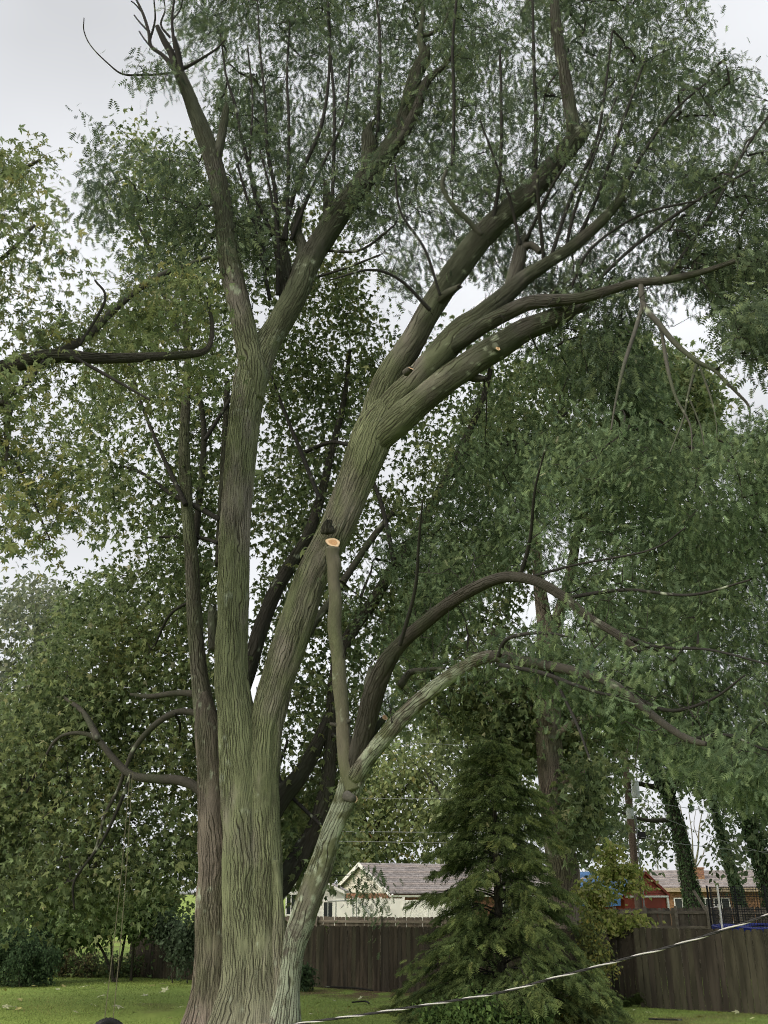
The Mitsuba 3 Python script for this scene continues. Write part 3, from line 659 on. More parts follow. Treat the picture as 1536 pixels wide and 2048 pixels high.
for pts in ([(404, 1392, 15), (372, 1386, 13), (335, 1388, 12), (300, 1393, 10), (262, 1389, 6)], [(404, 1432, 14), (380, 1424, 13), (350, 1426, 13), (312, 1448, 12), (272, 1492, 10), (250, 1540, 8), (236, 1580, 7), (210, 1630, 6), (190, 1700, 5), (150, 1760, 4)],
            [(412, 1592, 22), (385, 1570, 20), (352, 1560, 18), (310, 1558, 16), (262, 1550, 15), (226, 1516, 13), (192, 1476, 11), (150, 1466, 8), (110, 1482, 6), (75, 1545, 4)], [(196, 1478, 14), (172, 1432, 12), (150, 1410, 10), (128, 1395, 6)],
            [(350, 1428, 7), (360, 1450, 6), (358, 1470, 3)], [(440, 1040, 10), (395, 1015, 10), (345, 990, 9), (290, 950, 7), (240, 930, 5)], [(436, 1086, 8), (400, 1076, 7), (340, 1074, 6), (290, 1075, 4)], [(385, 1200, 7), (340, 1230, 6), (310, 1290, 4)],
            [(262, 1550, 8), (235, 1620, 7), (200, 1690, 6), (150, 1760, 5), (148, 1820, 3)], [(372, 1010, 10), (320, 900, 8), (280, 800, 6), (250, 700, 5)], [(375, 700, 8), (330, 600, 7), (300, 500, 6), (260, 420, 4)], [(410, 880, 9), (470, 780, 7), (500, 700, 5)],
            [(640, 1000, 9), (600, 900, 8), (560, 800, 6), (540, 740, 4)], [(700, 890, 8), (660, 885, 8), (606, 906, 7)], [(790, 1130, 10), (760, 1000, 8), (720, 900, 6)], [(890, 960, 9), (980, 900, 7), (1080, 870, 6), (1160, 800, 4)], [(366, 560, 6), (430, 470, 6), (520, 430, 4)],
            [(664, 1470, 10), (720, 1480, 9), (760, 1440, 7), (820, 1400, 5)], [(640, 1650, 8), (560, 1560, 7), (575, 1480, 5)]):
    mb.limb('branch', pts, (21.6, 22.8), 'twig' if pts[0][2] < 12 else 'dark')
MCOL = [(0.084, 0.118, 0.052), (0.108, 0.148, 0.060), (0.138, 0.172, 0.064), (0.172, 0.182, 0.060), (0.062, 0.092, 0.046)]
g = mb.rng
up = [([(250, 270), (300, 245), (380, 280), (460, 330), (500, 420), (700, 420), (730, 520), (720, 640), (560, 640), (520, 560), (440, 700), (400, 700), (300, 640), (250, 520), (230, 380)], (22, 26), 420, 0.6, [3, 4, 4, 2.0, 1])]
A = np.vstack([region(g, p, y, int(n * 0.72), c, seed=41) for p, y, n, c, w in up])
foliage(mb, A, 28, 0.32, 0.14, 'maple', MCOL, [3, 4, 4, 2.0, 1], FAR_LEAF, label='yellowing upper foliage')
mid = [([(180, 680), (300, 620), (400, 680), (470, 700), (460, 1060), (430, 1150), (190, 1120), (170, 1000), (150, 850)], (22, 25.5), 430, 0.55), ([(540, 650), (740, 620), (780, 700), (740, 800), (720, 950), (650, 1080), (500, 1110), (500, 900)], (22.5, 26), 420, 0.5),
       ([(500, 1110), (640, 1090), (760, 960), (900, 850), (1000, 950), (960, 1150), (880, 1200), (760, 1330), (700, 1580), (600, 1690), (560, 1690), (560, 1420)], (22.5, 26.5), 560, 0.75), ([(720, 680), (1000, 640), (1060, 800), (900, 860), (760, 960)], (23, 27), 160, 0.7)]
A = np.vstack([region(g, p, y, int(n * 0.58), c, seed=42) for p, y, n, c in mid])
foliage(mb, A, 28, 0.32, 0.14, 'maple', MCOL, [3, 5, 4, 0.5, 1], FAR_LEAF, label='dark middle foliage')
low = [([(170, 1150), (430, 1130), (425, 1760), (380, 1800), (340, 1770), (300, 1830), (230, 1790), (190, 1840), (120, 1800), (80, 1850), (-60, 1830), (-60, 1500), (60, 1360), (120, 1230)], (22.8, 26.8), 930, 0.6), ([(-60, 1830), (-220, 1780), (-280, 1600), (-180, 1400), (-60, 1420)], (23, 27), 170, 0.6), ([(560, 1560), (700, 1600), (640, 1740), (560, 1780)], (22, 26), 60, 0.6)]
A = np.vstack([region(g, p, y, n, c, seed=43) for p, y, n, c in low])
foliage(mb, A, 32, 0.34, 0.135, 'maple', MCOL, [3, 5, 4, 0.6, 1], FAR_LEAF, name='hanging_foliage', label='low hanging leaf curtain left of the trunk')
mb.twigs()

# ------------------------------------------------------------------ the maple outside the left edge, its limb reaching in
mc = Tree('maple_tree', 'maple reaching in from the left edge with a long level limb and bright jagged leaves', seed=400)
mc.limb('trunk', [(-330, 2185, 130), (-330, 2120, 104), (-330, 1800, 90), (-320, 1400, 76), (-300, 1000, 64), (-290, 800, 56), (-280, 500, 44), (-260, 250, 28), (-250, 60, 12)], (16, 15.5, 15), 'maple', flare=(1.2, 0.4, 4))
mc.limb('limb', [(-300, 900, 40), (-420, 760, 30), (-560, 600, 20), (-660, 420, 10)], (15.4, 14.5), 'dark')
mc.limb('limb', [(-290, 700, 34), (-380, 480, 24), (-430, 250, 12)], (15.3, 16.5), 'dark')
mc.limb('limb', [(-290, 860, 46), (-160, 790, 38), (-60, 752, 34), (0, 738, 32), (60, 722, 31), (112, 712, 28), (200, 717, 22), (300, 714, 18), (385, 708, 15), (412, 700, 12), (422, 680, 10), (424, 650, 9), (416, 600, 6)], (15.3, 15.6, 17.0), 'dark', label='long level limb')
mc.limb('limb', [(60, 730, 20), (120, 704, 17), (175, 673, 15), (210, 637, 15), (262, 590, 13), (320, 551, 11), (380, 528, 9), (425, 512, 5)], (15.8, 17.5), 'dark')
for pts in ([(-290, 900, 26), (-120, 830, 18), (0, 806, 14), (20, 815, 12), (12, 860, 9), (14, 910, 7), (0, 950, 5)], [(-280, 500, 24), (-120, 420, 14), (0, 360, 9), (80, 320, 6)], [(-285, 700, 26), (-120, 600, 14), (0, 520, 9), (70, 450, 6)],
            [(88, 722, 10), (60, 760, 8), (25, 790, 6)], [(150, 716, 7), (230, 760, 6), (300, 800, 4)], [(160, 690, 6), (210, 600, 5), (190, 560, 4)], [(0, 880, 7), (40, 940, 6), (70, 1010, 5), (100, 1080, 3)], [(-280, 520, 20), (-150, 300, 12), (-40, 260, 7)]):
    mc.limb('branch', pts, (15.5, 15.2), 'twig' if pts[0][2] < 12 else 'dark')
g = mc.rng
CC = [(0.088, 0.122, 0.050), (0.112, 0.148, 0.056), (0.136, 0.165, 0.058), (0.180, 0.185, 0.060), (0.068, 0.098, 0.046)]
A = np.vstack([region(g, p, y, int(n * 0.46), 0.95, seed=51) for p, y, n in (
    ([(-120, 300), (60, 310), (90, 290), (135, 300), (140, 330), (60, 370), (100, 430), (170, 480), (170, 545), (100, 540), (60, 500), (-120, 520)], (14, 16.5), 170), ([(-120, 520), (60, 520), (160, 560), (120, 620), (180, 690), (60, 715), (20, 640), (-120, 690)], (14, 17), 120),
    ([(-120, 700), (60, 750), (170, 740), (215, 780), (150, 830), (100, 800), (60, 830), (-60, 830)], (14, 17), 90), ([(-120, 830), (0, 850), (60, 830), (100, 860), (170, 850), (190, 960), (170, 1060), (130, 1130), (105, 1130), (60, 1060), (0, 1040), (-120, 1020)], (14.5, 17), 180),
    ([(170, 600), (260, 540), (330, 520), (425, 560), (430, 760), (350, 860), (250, 1000), (200, 1060), (170, 900), (200, 760)], (16, 19), 230), ([(-100, 1030), (60, 1050), (100, 1100), (20, 1110)], (14.5, 16), 14), ([(-780, 300), (-560, 60), (-250, -60), (-100, 150), (-110, 1020), (-300, 1000), (-700, 820)], (12.5, 18.0), 420))])
foliage(mc, A, 22, 0.27, 0.125, 'maple', CC, [4, 4, 3, 1.2, 3], MAP, label='jagged green leaves tinged yellow', single=260)
mc.twigs()

# ------------------------------------------------------------------ trees further back
def back_tree(name, label, limbs, regions, cols, weights, templates, per, spread, size, style='maple', seed=600, kind='dark', crown='crown', group=None, twig_r=0.005, **kw):
    t = Tree(name, label, group=group, seed=seed)
    for nm, pts, Y in limbs:
        t.limb(nm, pts, Y, kind, res=0.05, amp=0.04)
    A = np.vstack([region(t.rng, p, y, n, c, scale=0.35, seed=seed) for p, y, n, c in regions])
    foliage(t, A, per, spread, size, style, cols, weights, templates, name=crown, r=twig_r, seglen=0.7, **kw)
    t.twigs()
    return t


GCOL = [(0.085, 0.122, 0.052), (0.112, 0.152, 0.060), (0.142, 0.176, 0.064), (0.064, 0.096, 0.046)]
back_tree('background_tree', 'pale grey green tree at the left edge, far behind the lawn', [('trunk', [(18, 1930, 40), (40, 1750, 30), (55, 1560, 22), (75, 1400, 14), (85, 1250, 8)], (42,)*2), ('limb', [(40, 1750, 18), (-30, 1550, 10), (-60, 1350, 6)], (42, 43)), ('limb', [(55, 1560, 14), (110, 1420, 9), (150, 1290, 5)], (42, 41))],
          [([(-100, 1200), (20, 1175), (100, 1165), (180, 1205), (180, 1400), (120, 1500), (-100, 1560)], (38, 46), 420, 0.55), ([(-100, 1560), (120, 1500), (100, 1850), (-100, 1880)], (38, 46), 170, 0.4), ([(-100, 1190), (-260, 1300), (-330, 1560), (-260, 1800), (-100, 1860)], (38, 46), 160, 0.6)],
          [(0.105, 0.130, 0.075), (0.130, 0.155, 0.080), (0.085, 0.110, 0.068)], [3, 3, 2], OVAL, 24, 0.45, 0.26, seed=601)
tb = back_tree('background_tree', 'big tree with thick bare grey trunk standing behind the conifer', [
    ('trunk', [(1128, 1968, 84), (1128, 1860, 70), (1128, 1780, 62), (1126, 1730, 62), (1115, 1680, 56), (1107, 1600, 52), (1098, 1500, 50), (1096, 1400, 46), (1098, 1300, 46), (1098, 1235, 44)], (33, 33)),
    ('limb', [(1096, 1270, 36), (1086, 1220, 27), (1078, 1160, 23), (1070, 1060, 18), (1060, 940, 13), (1050, 820, 8)], (33, 33)), ('limb', [(1104, 1270, 34), (1122, 1215, 24), (1140, 1150, 20), (1160, 1050, 16), (1200, 930, 12), (1240, 800, 8)], (33, 32)),
    ('limb', [(1098, 1400, 20), (1050, 1330, 14), (980, 1260, 9)], (33, 32)), ('limb', [(1100, 1480, 18), (1160, 1440, 13), (1220, 1430, 9)], (33, 31)), ('limb', [(1160, 1050, 12), (1280, 980, 9), (1360, 880, 6)], (32.5, 31)), ('limb', [(1070, 1060, 12), (980, 980, 9), (930, 880, 6)], (33, 32)), ('limb', [(1110, 1580, 16), (1160, 1545, 11), (1210, 1560, 7)], (33, 31))],
    [([(880, 900), (1000, 770), (1060, 700), (1180, 670), (1330, 680), (1425, 760), (1450, 900), (1300, 980), (1050, 1010)], (29, 35), 560, 0.45), ([(880, 1400), (1000, 1350), (1300, 1380), (1330, 1470), (1240, 1520), (1150, 1560), (1100, 1560), (960, 1520)], (32.8, 37), 330, 0.7),
     ([(760, 1280), (900, 1080), (1030, 1020), (1050, 1250), (1000, 1400), (800, 1470)], (33, 37), 250, 0.8), ([(1130, 1540), (1225, 1540), (1215, 1600), (1185, 1660), (1180, 1720), (1150, 1710)], (29, 33), 70, 0.6), ([(1150, 1000), (1420, 930), (1500, 1100), (1400, 1300), (1180, 1250)], (30, 35), 260, 0.5),
     ([(1340, 690), (1420, 780), (1440, 860), (1380, 860)], (29, 32), 40, 0.4)],
    GCOL, [3, 4, 3, 2], FAR_LEAF, 22, 0.42, 0.22, seed=602, kind='maple')
back_tree('background_tree', 'yellowing tree with orange tinged leaves rising behind the beige gabled house', [('trunk', [(746, 1862, 16), (752, 1700, 12), (760, 1620, 9), (790, 1540, 6)], (74, 74)), ('limb', [(752, 1700, 9), (730, 1640, 6), (715, 1600, 4)], (74, 73)), ('limb', [(760, 1640, 8), (800, 1590, 6), (840, 1540, 4)], (74, 73))],
          [([(640, 1640), (700, 1560), (760, 1500), (850, 1450), (880, 1560), (870, 1700), (840, 1750), (640, 1750)], (70, 78), 330, 0.55)], [(0.105, 0.145, 0.055), (0.138, 0.172, 0.060), (0.190, 0.188, 0.062), (0.280, 0.165, 0.060)], [4, 4, 1.3, 0.5], OVAL, 24, 0.75, 0.42, seed=603, twig_r=0.012)
back_tree('background_tree', 'dense green tree behind the grey roof, rising above the conifer tip', [('trunk', [(920, 1866, 16), (925, 1650, 12), (930, 1560, 9), (940, 1450, 6)], (70, 70)), ('limb', [(925, 1600, 8), (980, 1540, 6), (1030, 1480, 4)], (70, 69)), ('limb', [(925, 1640, 8), (880, 1590, 6), (850, 1540, 4)], (70, 71))],
          [([(850, 1450), (900, 1400), (1000, 1420), (1060, 1540), (1070, 1740), (860, 1760), (880, 1600)], (66, 74), 300, 0.5)], [(0.085, 0.115, 0.048), (0.110, 0.140, 0.055), (0.150, 0.165, 0.060)], [4, 4, 1], OVAL, 24, 0.75, 0.42, seed=604, twig_r=0.012)
back_tree('background_tree', 'leafy tree behind the white house wall, half hidden by the mossy stems', [('trunk', [(590, 1872, 16), (600, 1690, 11), (610, 1600, 7)], (66, 66)), ('limb', [(600, 1690, 8), (570, 1640, 5)], (66, 66))],
          [([(555, 1640), (620, 1600), (680, 1640), (690, 1745), (640, 1760), (560, 1750)], (63, 69), 110, 0.5)], [(0.085, 0.115, 0.048), (0.110, 0.140, 0.055), (0.150, 0.165, 0.060)], [4, 4, 1], OVAL, 24, 0.7, 0.4, seed=605, twig_r=0.012)


def ivy_tree(name, label, limbs, regions, seed):
    t = Tree(name, label, seed=seed)
    for nm, pts, Y in limbs:
        t.limb(nm, pts, Y, 'dark', res=0.06, amp=0.04)
    g, pos, nor = t.rng, [], []
    for nm, pts, Y in limbs[:1]:
        S = spline(poly(pts, Y), 0.12)
        k = g.integers(0, len(S) - 1, 5200)
        ang = g.random(len(k)) * 2 * np.pi
        d = np.stack([np.cos(ang), np.sin(ang), 0 * ang], -1)
        f = S[k + 1, :3] * (u := g.random((len(k), 1))) + S[k, :3] * (1 - u)
        bump = 0.02 + np.minimum(0.15, S[k, 3:4] * 0.45) * meshkit.fbm(f * 1.3 + d * 1.1, 3, seed=seed)[:, None] * g.random((len(k), 1)) ** 0.7
        pos.append(f + d * (S[k, 3:4] + bump)); nor.append(d)
    P, nm_ = np.vstack(pos), np.vstack(nor)
    mesh, c = leaves(P, unit(g, len(P)) * 0.7 + [0, 0, -0.8], nm_ + unit(g, len(P)) * 0.5, g.uniform(0.08, 0.15, len(P)), palette(g, P, [(0.042, 0.074, 0.032), (0.058, 0.096, 0.038), (0.078, 0.115, 0.044)], [3, 3, 1]), OVAL)
    put('ivy', mesh, 'leaf', t.key, color=c, kind='stuff', label='dark ivy sleeve')
    A = np.vstack([region(g, p, y, n, c, scale=0.35, seed=seed) for p, y, n, c in regions])
    foliage(t, A, 22, 0.5, 0.26, 'maple', [(0.070, 0.100, 0.048), (0.095, 0.125, 0.055), (0.050, 0.080, 0.040)], [3, 3, 2], OVAL, r=0.006, seglen=0.7)
    t.twigs()


ivy_tree('ivy_tree', 'leaning tree trunk thickly wrapped in ivy beside the utility pole', [('trunk', [(1408, 1925, 48), (1398, 1850, 42), (1387, 1800, 34), (1376, 1755, 29), (1364, 1690, 26), (1347, 1625, 25), (1324, 1565, 24), (1300, 1520, 25), (1280, 1470, 18)], (44, 44)), ('limb', [(1328, 1580, 14), (1290, 1570, 10), (1240, 1560, 6)], (44, 43)), ('limb', [(1340, 1590, 18), (1360, 1540, 12), (1390, 1480, 7)], (44, 43)), ('limb', [(1345, 1640, 10), (1290, 1640, 7), (1230, 1620, 5)], (44, 43))],
         [([(1190, 1640), (1240, 1590), (1300, 1600), (1340, 1640), (1345, 1700), (1310, 1712), (1260, 1690), (1200, 1690)], (45, 50), 60, 0.8), ([(1250, 1440), (1420, 1430), (1420, 1560), (1370, 1580), (1300, 1560)], (41, 46), 170, 0.6)], 701)
ivy_tree('ivy_tree', 'slimmer ivy covered trunk second from the right edge', [('trunk', [(1500, 1915, 26), (1478, 1800, 20), (1465, 1750, 17), (1451, 1700, 15), (1438, 1650, 14), (1425, 1600, 13), (1416, 1560, 11)], (47, 47)), ('limb', [(1428, 1600, 12), (1448, 1575, 9), (1470, 1560, 6)], (47, 46)), ('limb', [(1420, 1570, 10), (1405, 1540, 7), (1395, 1500, 5)], (47, 47))],
         [([(1400, 1480), (1500, 1480), (1500, 1620), (1450, 1620), (1400, 1560)], (44, 49), 75, 0.7), ([(1430, 1650), (1470, 1640), (1480, 1720), (1450, 1730)], (44, 48), 24, 0.8)], 702)
ivy_tree('ivy_tree', 'ivy covered trunk at the right edge behind the netted trampoline', [('trunk', [(1562, 1935, 38), (1545, 1810, 34), (1528, 1740, 30), (1508, 1680, 27), (1490, 1620, 20), (1480, 1560, 14)], (40, 40)), ('limb', [(1500, 1660, 12), (1530, 1600, 9), (1560, 1540, 6)], (40, 39))],
         [([(1480, 1500), (1640, 1500), (1640, 1790), (1560, 1760), (1525, 1680), (1490, 1600)], (36, 42), 170, 0.7)], 703)
# bare little tree by the brick house and far tree line
bt = Tree('bare_tree', 'small leafless tree standing by the orange chimney', seed=720)
for pts in ([(1390, 1873, 8), (1389, 1740, 6), (1386, 1715, 5), (1376, 1680, 3.5), (1366, 1640, 2.5), (1360, 1610, 1.5)], [(1389, 1735, 5), (1396, 1700, 3.5), (1398, 1660, 2.5), (1404, 1625, 1.5)], [(1386, 1715, 3), (1384, 1670, 2.2), (1378, 1625, 1.3)], [(1392, 1735, 3), (1406, 1710, 2.2), (1410, 1690, 1.2)],
            [(1376, 1680, 2), (1370, 1650, 1.5), (1352, 1625, 1)], [(1397, 1680, 2), (1388, 1650, 1.5), (1392, 1620, 1)], [(1398, 1660, 1.8), (1412, 1640, 1.2), (1418, 1618, 0.9)]):
    bt.limb('branch', pts, (66, 66), 'smooth', amp=0.005)
for i, (px, w, h, Y, lab) in enumerate(((1165, 90, 26, 170, 'hazy green tree line clump left of the utility pole'), (1215, 70, 18, 180, 'low hazy tree clump just left of the blue tarped roof'), (1320, 60, 34, 110, 'light green bushy tree showing above the red shed'), (1440, 110, 26, 160, 'hazy tree clump above the brick house roof'), (1520, 70, 60, 100, 'green tree between the ivy trunks at the right edge'))):
    t = Tree('distant_tree', lab, seed=740 + i)
    t.limb('trunk', [(px, 1800, 5), (px, 1785 - h * 0.6, 3)], (Y, Y), 'dark')
    c, z = at(px, 1785 - h * 0.55, Y)
    s = z / F
    A = c + unit(t.rng, 60) * t.rng.random((60, 1)) ** 0.4 * [w / 2 * s, 4, h * 0.62 * s]
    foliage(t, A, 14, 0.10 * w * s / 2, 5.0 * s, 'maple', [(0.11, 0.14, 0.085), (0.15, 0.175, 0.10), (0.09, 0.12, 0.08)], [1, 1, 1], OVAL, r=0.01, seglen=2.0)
    t.twigs()

# ------------------------------------------------------------------ the conifer
sp = Tree('conifer', 'dark drooping conifer in front of the plank fence, right of the mossy tree', seed=800)
g = sp.rng
base, apex = np.array([2.68, 23.4, -0.05]), np.array([2.45, 23.4, 6.55])
top, _ = at(983, 1475, 23.4)
base = at(1008, 2070, 23.4)[0] * [1, 1, 0] + [0, 0, -0.05]
H = top[2]
sp.limb('trunk', [[*(base + (top - base) * u), 0.13 * (1 - u) + 0.012] for u in np.linspace(0, 1, 8)], None, 'dark', amp=0.012)
pos, axs, nrm, siz = [], [], [], []
tip = []
nb = 165
for i in range(nb):
    u = 0.03 + 0.955 * (i / nb) ** 1.12 + g.normal(0, 0.006)
    az = i * 2.39996 + g.normal(0, 0.35)
    L = (2.65 * max(1 - u, 0.01) ** 0.66 + 0.06) * g.uniform(0.62, 1.14)
    s = base + (top - base) * u
    d = np.array([math.cos(az), math.sin(az), 0])
    q = np.linspace(0, 1, 9)
    rise, drop = 0.20 * L, (0.28 + 0.32 * g.random()) * L * (0.55 + 0.5 * (1 - u))
    B = s + d * (q * L)[:, None] + np.array([0, 0, 1]) * (rise * np.sin(q * 2.2) - drop * q ** 2 + 0.10 * L * q ** 4)[:, None]
    B += np.cross(d, [0, 0, 1]) * (g.normal(0, 0.12 * L) * q ** 2)[:, None] + g.normal(0, 0.015, B.shape)
    B[:, 2] = np.maximum(B[:, 2], 0.06)
    sp.limb('bough', np.column_stack([B, np.linspace(0.024 * (1.2 - u), 0.004, 9)]), None, 'twig', res=0.02, skel=False, cap=False)
    side = np.cross(d, [0, 0, 1])
    n = int(9 + 36 * (L / 2.65))
    f = g.random(n) ** 0.7 * 0.82 + 0.18
    k = np.minimum((f * 8).astype(int), 7)
    w = (f * 8 - k)[:, None]
    pt = B[k] * (1 - w) + B[k + 1] * w
    sg = g.choice([-1, 1], n)[:, None]
    reach = ((0.14 + 0.46 * L / 2.65 * (1.05 - f)) * g.uniform(0.5, 1.3, n))[:, None]
    out = d * 0.8 + side * sg * g.uniform(0.4, 1.1, (n, 1)) + [0, 0, -0.15]
    for j in range(5):
        o = reach * (j / 4.0)
        pp = pt + out * o + g.normal(0, 0.035, pt.shape) + [0, 0, -1] * (o * o * g.uniform(0.3, 1.1, (n, 1)))
        pos.append(pp)
        axs.append(d * (0.5 + 0.5 * g.random((n, 1))) + side * sg * g.uniform(0.2, 1.0, (n, 1)) + np.array([0, 0, -1]) * g.uniform(0.0, 0.8, (n, 1)))
        nrm.append(np.array([0, 0, 0.8]) + unit(g, n) * 0.8)
        siz.append(g.uniform(0.11, 0.24, n))
        tip.append(np.clip(0.5 * f + 0.5 * j / 4 + g.normal(0, 0.12, n), 0, 1))
P, ax, nm, sz, tip = (np.concatenate(x) for x in (pos, axs, nrm, siz, tip))
keep = P[:, 2] > 0.03
P, ax, nm, sz, tip = P[keep], ax[keep], nm[keep], sz[keep], tip[keep]
SPR = [compound_leaf(pairs=6, seed=s, droop=d, w=0.32) for s, d in ((11, 0.25), (12, 0.4))]
old, new = palette(g, P, [(0.060, 0.092, 0.032), (0.076, 0.110, 0.036)], [1, 1], 0.25), palette(g, P, [(0.095, 0.132, 0.040), (0.118, 0.150, 0.044), (0.148, 0.168, 0.048)], [4, 3, 1], 0.25)
tip = (np.clip((tip - 0.55) * 2.4, 0, 1) * (0.3 + meshkit.fbm(P * 1.3, 2)))[:, None]   # this year's growth at the tips is yellower
mesh, c = leaves(P, ax, nm, sz, old * (1 - tip) + new * tip, SPR)
put('needles', mesh, 'leaf', sp.key, color=c, kind='stuff')


# ------------------------------------------------------------------ shrubs, sapling, weeds
def shrub(name, label, cat, stems, blobs, n, per, spread, size, style, cols, weights, templates, seed, twig_r=0.004, stem_r=0.02):
    """blobs: (px, py, Y, half width m, half depth m, half height m)."""
    t = Tree(name, label, cat, seed=seed)
    g = t.rng
    for (x0, y0), (px, py, Y) in stems:
        a, b = np.array([x0, y0, -0.03]), at(px, py, Y)[0]
        m = (a + b) / 2 + g.normal(0, 0.08, 3)
        t.limb('stem', [[*a, stem_r], [*m, stem_r * 0.75], [*b, stem_r * 0.4]], None, 'dark', amp=0.004)
    A = []
    vol = np.array([b[3] * b[4] * b[5] for b in blobs])
    for b, k in zip(blobs, np.maximum(3, n * vol / vol.sum()).astype(int)):
        c = at(b[0], b[1], b[2])[0]
        A.append(c + unit(g, k) * g.random((k, 1)) ** 0.35 * b[3:6])
    A = np.vstack(A)
    A = A[A[:, 2] > 0.03]
    foliage(t, A, per, spread, size, style, cols, weights, templates, r=twig_r, seglen=0.3)
    t.twigs()


def gxy(px, Y):
    """Ground position under a pixel column at distance Y."""
    t = Y * CP - EYE * SP
    return ((px - CX) / F * t, Y)


DKG = [(0.030, 0.055, 0.024), (0.042, 0.072, 0.030), (0.055, 0.090, 0.036)]
shrub('juniper_bush', 'dense dark green rounded evergreen bush at the left edge of the lawn', 'bush', [(gxy(40, 31), (40, 1920, 31)), (gxy(70, 31), (70, 1915, 31))], [(30, 1915, 31.5, 0.95, 0.9, 1.0), (70, 1930, 31.2, 0.75, 0.7, 0.7), (10, 1890, 32, 0.8, 0.8, 0.9), (-50, 1900, 32, 0.9, 0.9, 1.1)], 700, 26, 0.10, 0.085, 'maple', DKG, [2, 3, 2], OVAL, 811, 0.003)
shrub('ivy_stump', 'narrow dark ivy covered column beside the rounded evergreen bush', 'shrub', [(gxy(90, 33), (88, 1800, 33))], [(90, 1850, 33, 0.35, 0.35, 0.9), (86, 1800, 33, 0.28, 0.28, 0.5), (95, 1905, 33, 0.4, 0.4, 0.7)], 260, 24, 0.08, 0.11, 'maple', DKG, [3, 2, 1], OVAL, 812, 0.003)
BIG = [(0.060, 0.100, 0.036), (0.085, 0.130, 0.042), (0.110, 0.155, 0.050), (0.160, 0.170, 0.050)]
shrub('mulberry_bush', 'broad leaved green bush arching over the gap left of the fence', 'bush', [(gxy(226, 33), (220, 1820, 33)), (gxy(232, 33), (260, 1810, 33)), (gxy(262, 33.4), (290, 1800, 33.2)), (gxy(230, 33), (160, 1840, 33))],
      [(150, 1855, 33, 0.9, 0.8, 0.5), (210, 1830, 33, 0.9, 0.8, 0.5), (270, 1830, 33, 0.9, 0.8, 0.55), (310, 1800, 33.5, 0.7, 0.7, 0.6), (130, 1790, 33.5, 0.9, 0.7, 0.6)], 420, 14, 0.20, 0.20, 'maple', BIG, [3, 4, 2, 0.6], OVAL, 813, 0.005, 0.05)
shrub('undergrowth_bush', 'brownish ragged undergrowth at the back of the lawn, right of the evergreen bush', 'bush', [(gxy(120, 35), (120, 1900, 35)), (gxy(170, 35), (175, 1900, 35))], [(120, 1920, 35, 0.55, 0.5, 0.55), (170, 1935, 35, 0.6, 0.5, 0.4)], 170, 14, 0.12, 0.10, 'maple', [(0.075, 0.062, 0.035), (0.105, 0.105, 0.040), (0.055, 0.060, 0.030)], [3, 2, 3], OVAL, 814)
shrub('undergrowth_bush', 'leafy undergrowth with yellow tips below the gap left of the fence', 'bush', [(gxy(230, 35), (235, 1905, 35)), (gxy(300, 35), (300, 1900, 35))], [(225, 1940, 35, 0.7, 0.5, 0.35), (285, 1925, 35.2, 0.5, 0.5, 0.45)], 170, 14, 0.12, 0.10, 'maple', [(0.060, 0.080, 0.032), (0.100, 0.120, 0.040), (0.150, 0.145, 0.045)], [3, 2, 1], OVAL, 815)
shrub('fence_vine', 'leafy vine climbing the dark fence left of the reddish trunk', 'vine', [(gxy(345, 32.4), (350, 1870, 32.4)), (gxy(375, 32), (372, 1860, 32))], [(350, 1890, 32.4, 0.35, 0.2, 0.8), (375, 1900, 32, 0.3, 0.2, 0.75), (330, 1850, 32.8, 0.5, 0.3, 0.5), (385, 1860, 32, 0.35, 0.25, 0.5)], 190, 16, 0.12, 0.12, 'maple', [(0.045, 0.070, 0.034), (0.060, 0.088, 0.046)], [2, 2], OVAL, 816)
shrub('fence_shrub', 'small dark shrub at the fence foot just right of the trunks', 'shrub', [(gxy(606, 30.0), (606, 1950, 30.0))], [(606, 1955, 30.0, 0.28, 0.25, 0.30)], 60, 18, 0.08, 0.10, 'maple', DKG, [1, 2, 2], OVAL, 817)
shrub('low_shrub', 'yellow green shrub growing out of the conifer by the dark gate', 'shrub', [(gxy(1180, 24.2), (1185, 1860, 24.2)), (gxy(1170, 24.0), (1195, 1930, 24.0))], [(1185, 1880, 24.2, 0.32, 0.3, 0.7), (1195, 1925, 24, 0.38, 0.3, 0.5), (1180, 1990, 23.8, 0.45, 0.35, 0.45), (1150, 2020, 23.2, 0.5, 0.4, 0.3)], 330, 14, 0.10, 0.085, 'maple', [(0.095, 0.125, 0.036), (0.140, 0.160, 0.045), (0.200, 0.180, 0.040), (0.070, 0.095, 0.034)], [4, 3, 0.7, 3], OVAL, 818)
shrub('low_shrub', 'fresh green shrub under the front skirt of the conifer', 'shrub', [(gxy(950, 21.2), (950, 2020, 21.2)), (gxy(880, 21.4), (880, 2030, 21.4))], [(950, 2025, 21.0, 0.55, 0.35, 0.30), (880, 2035, 21.4, 0.45, 0.35, 0.25), (1040, 2035, 21.2, 0.5, 0.35, 0.25)], 220, 16, 0.10, 0.09, 'maple', [(0.048, 0.085, 0.024), (0.066, 0.108, 0.028), (0.036, 0.064, 0.022)], [3, 2, 2], OVAL, 819)
YG = [(0.185, 0.235, 0.055), (0.215, 0.250, 0.065), (0.150, 0.200, 0.048), (0.235, 0.240, 0.065)]
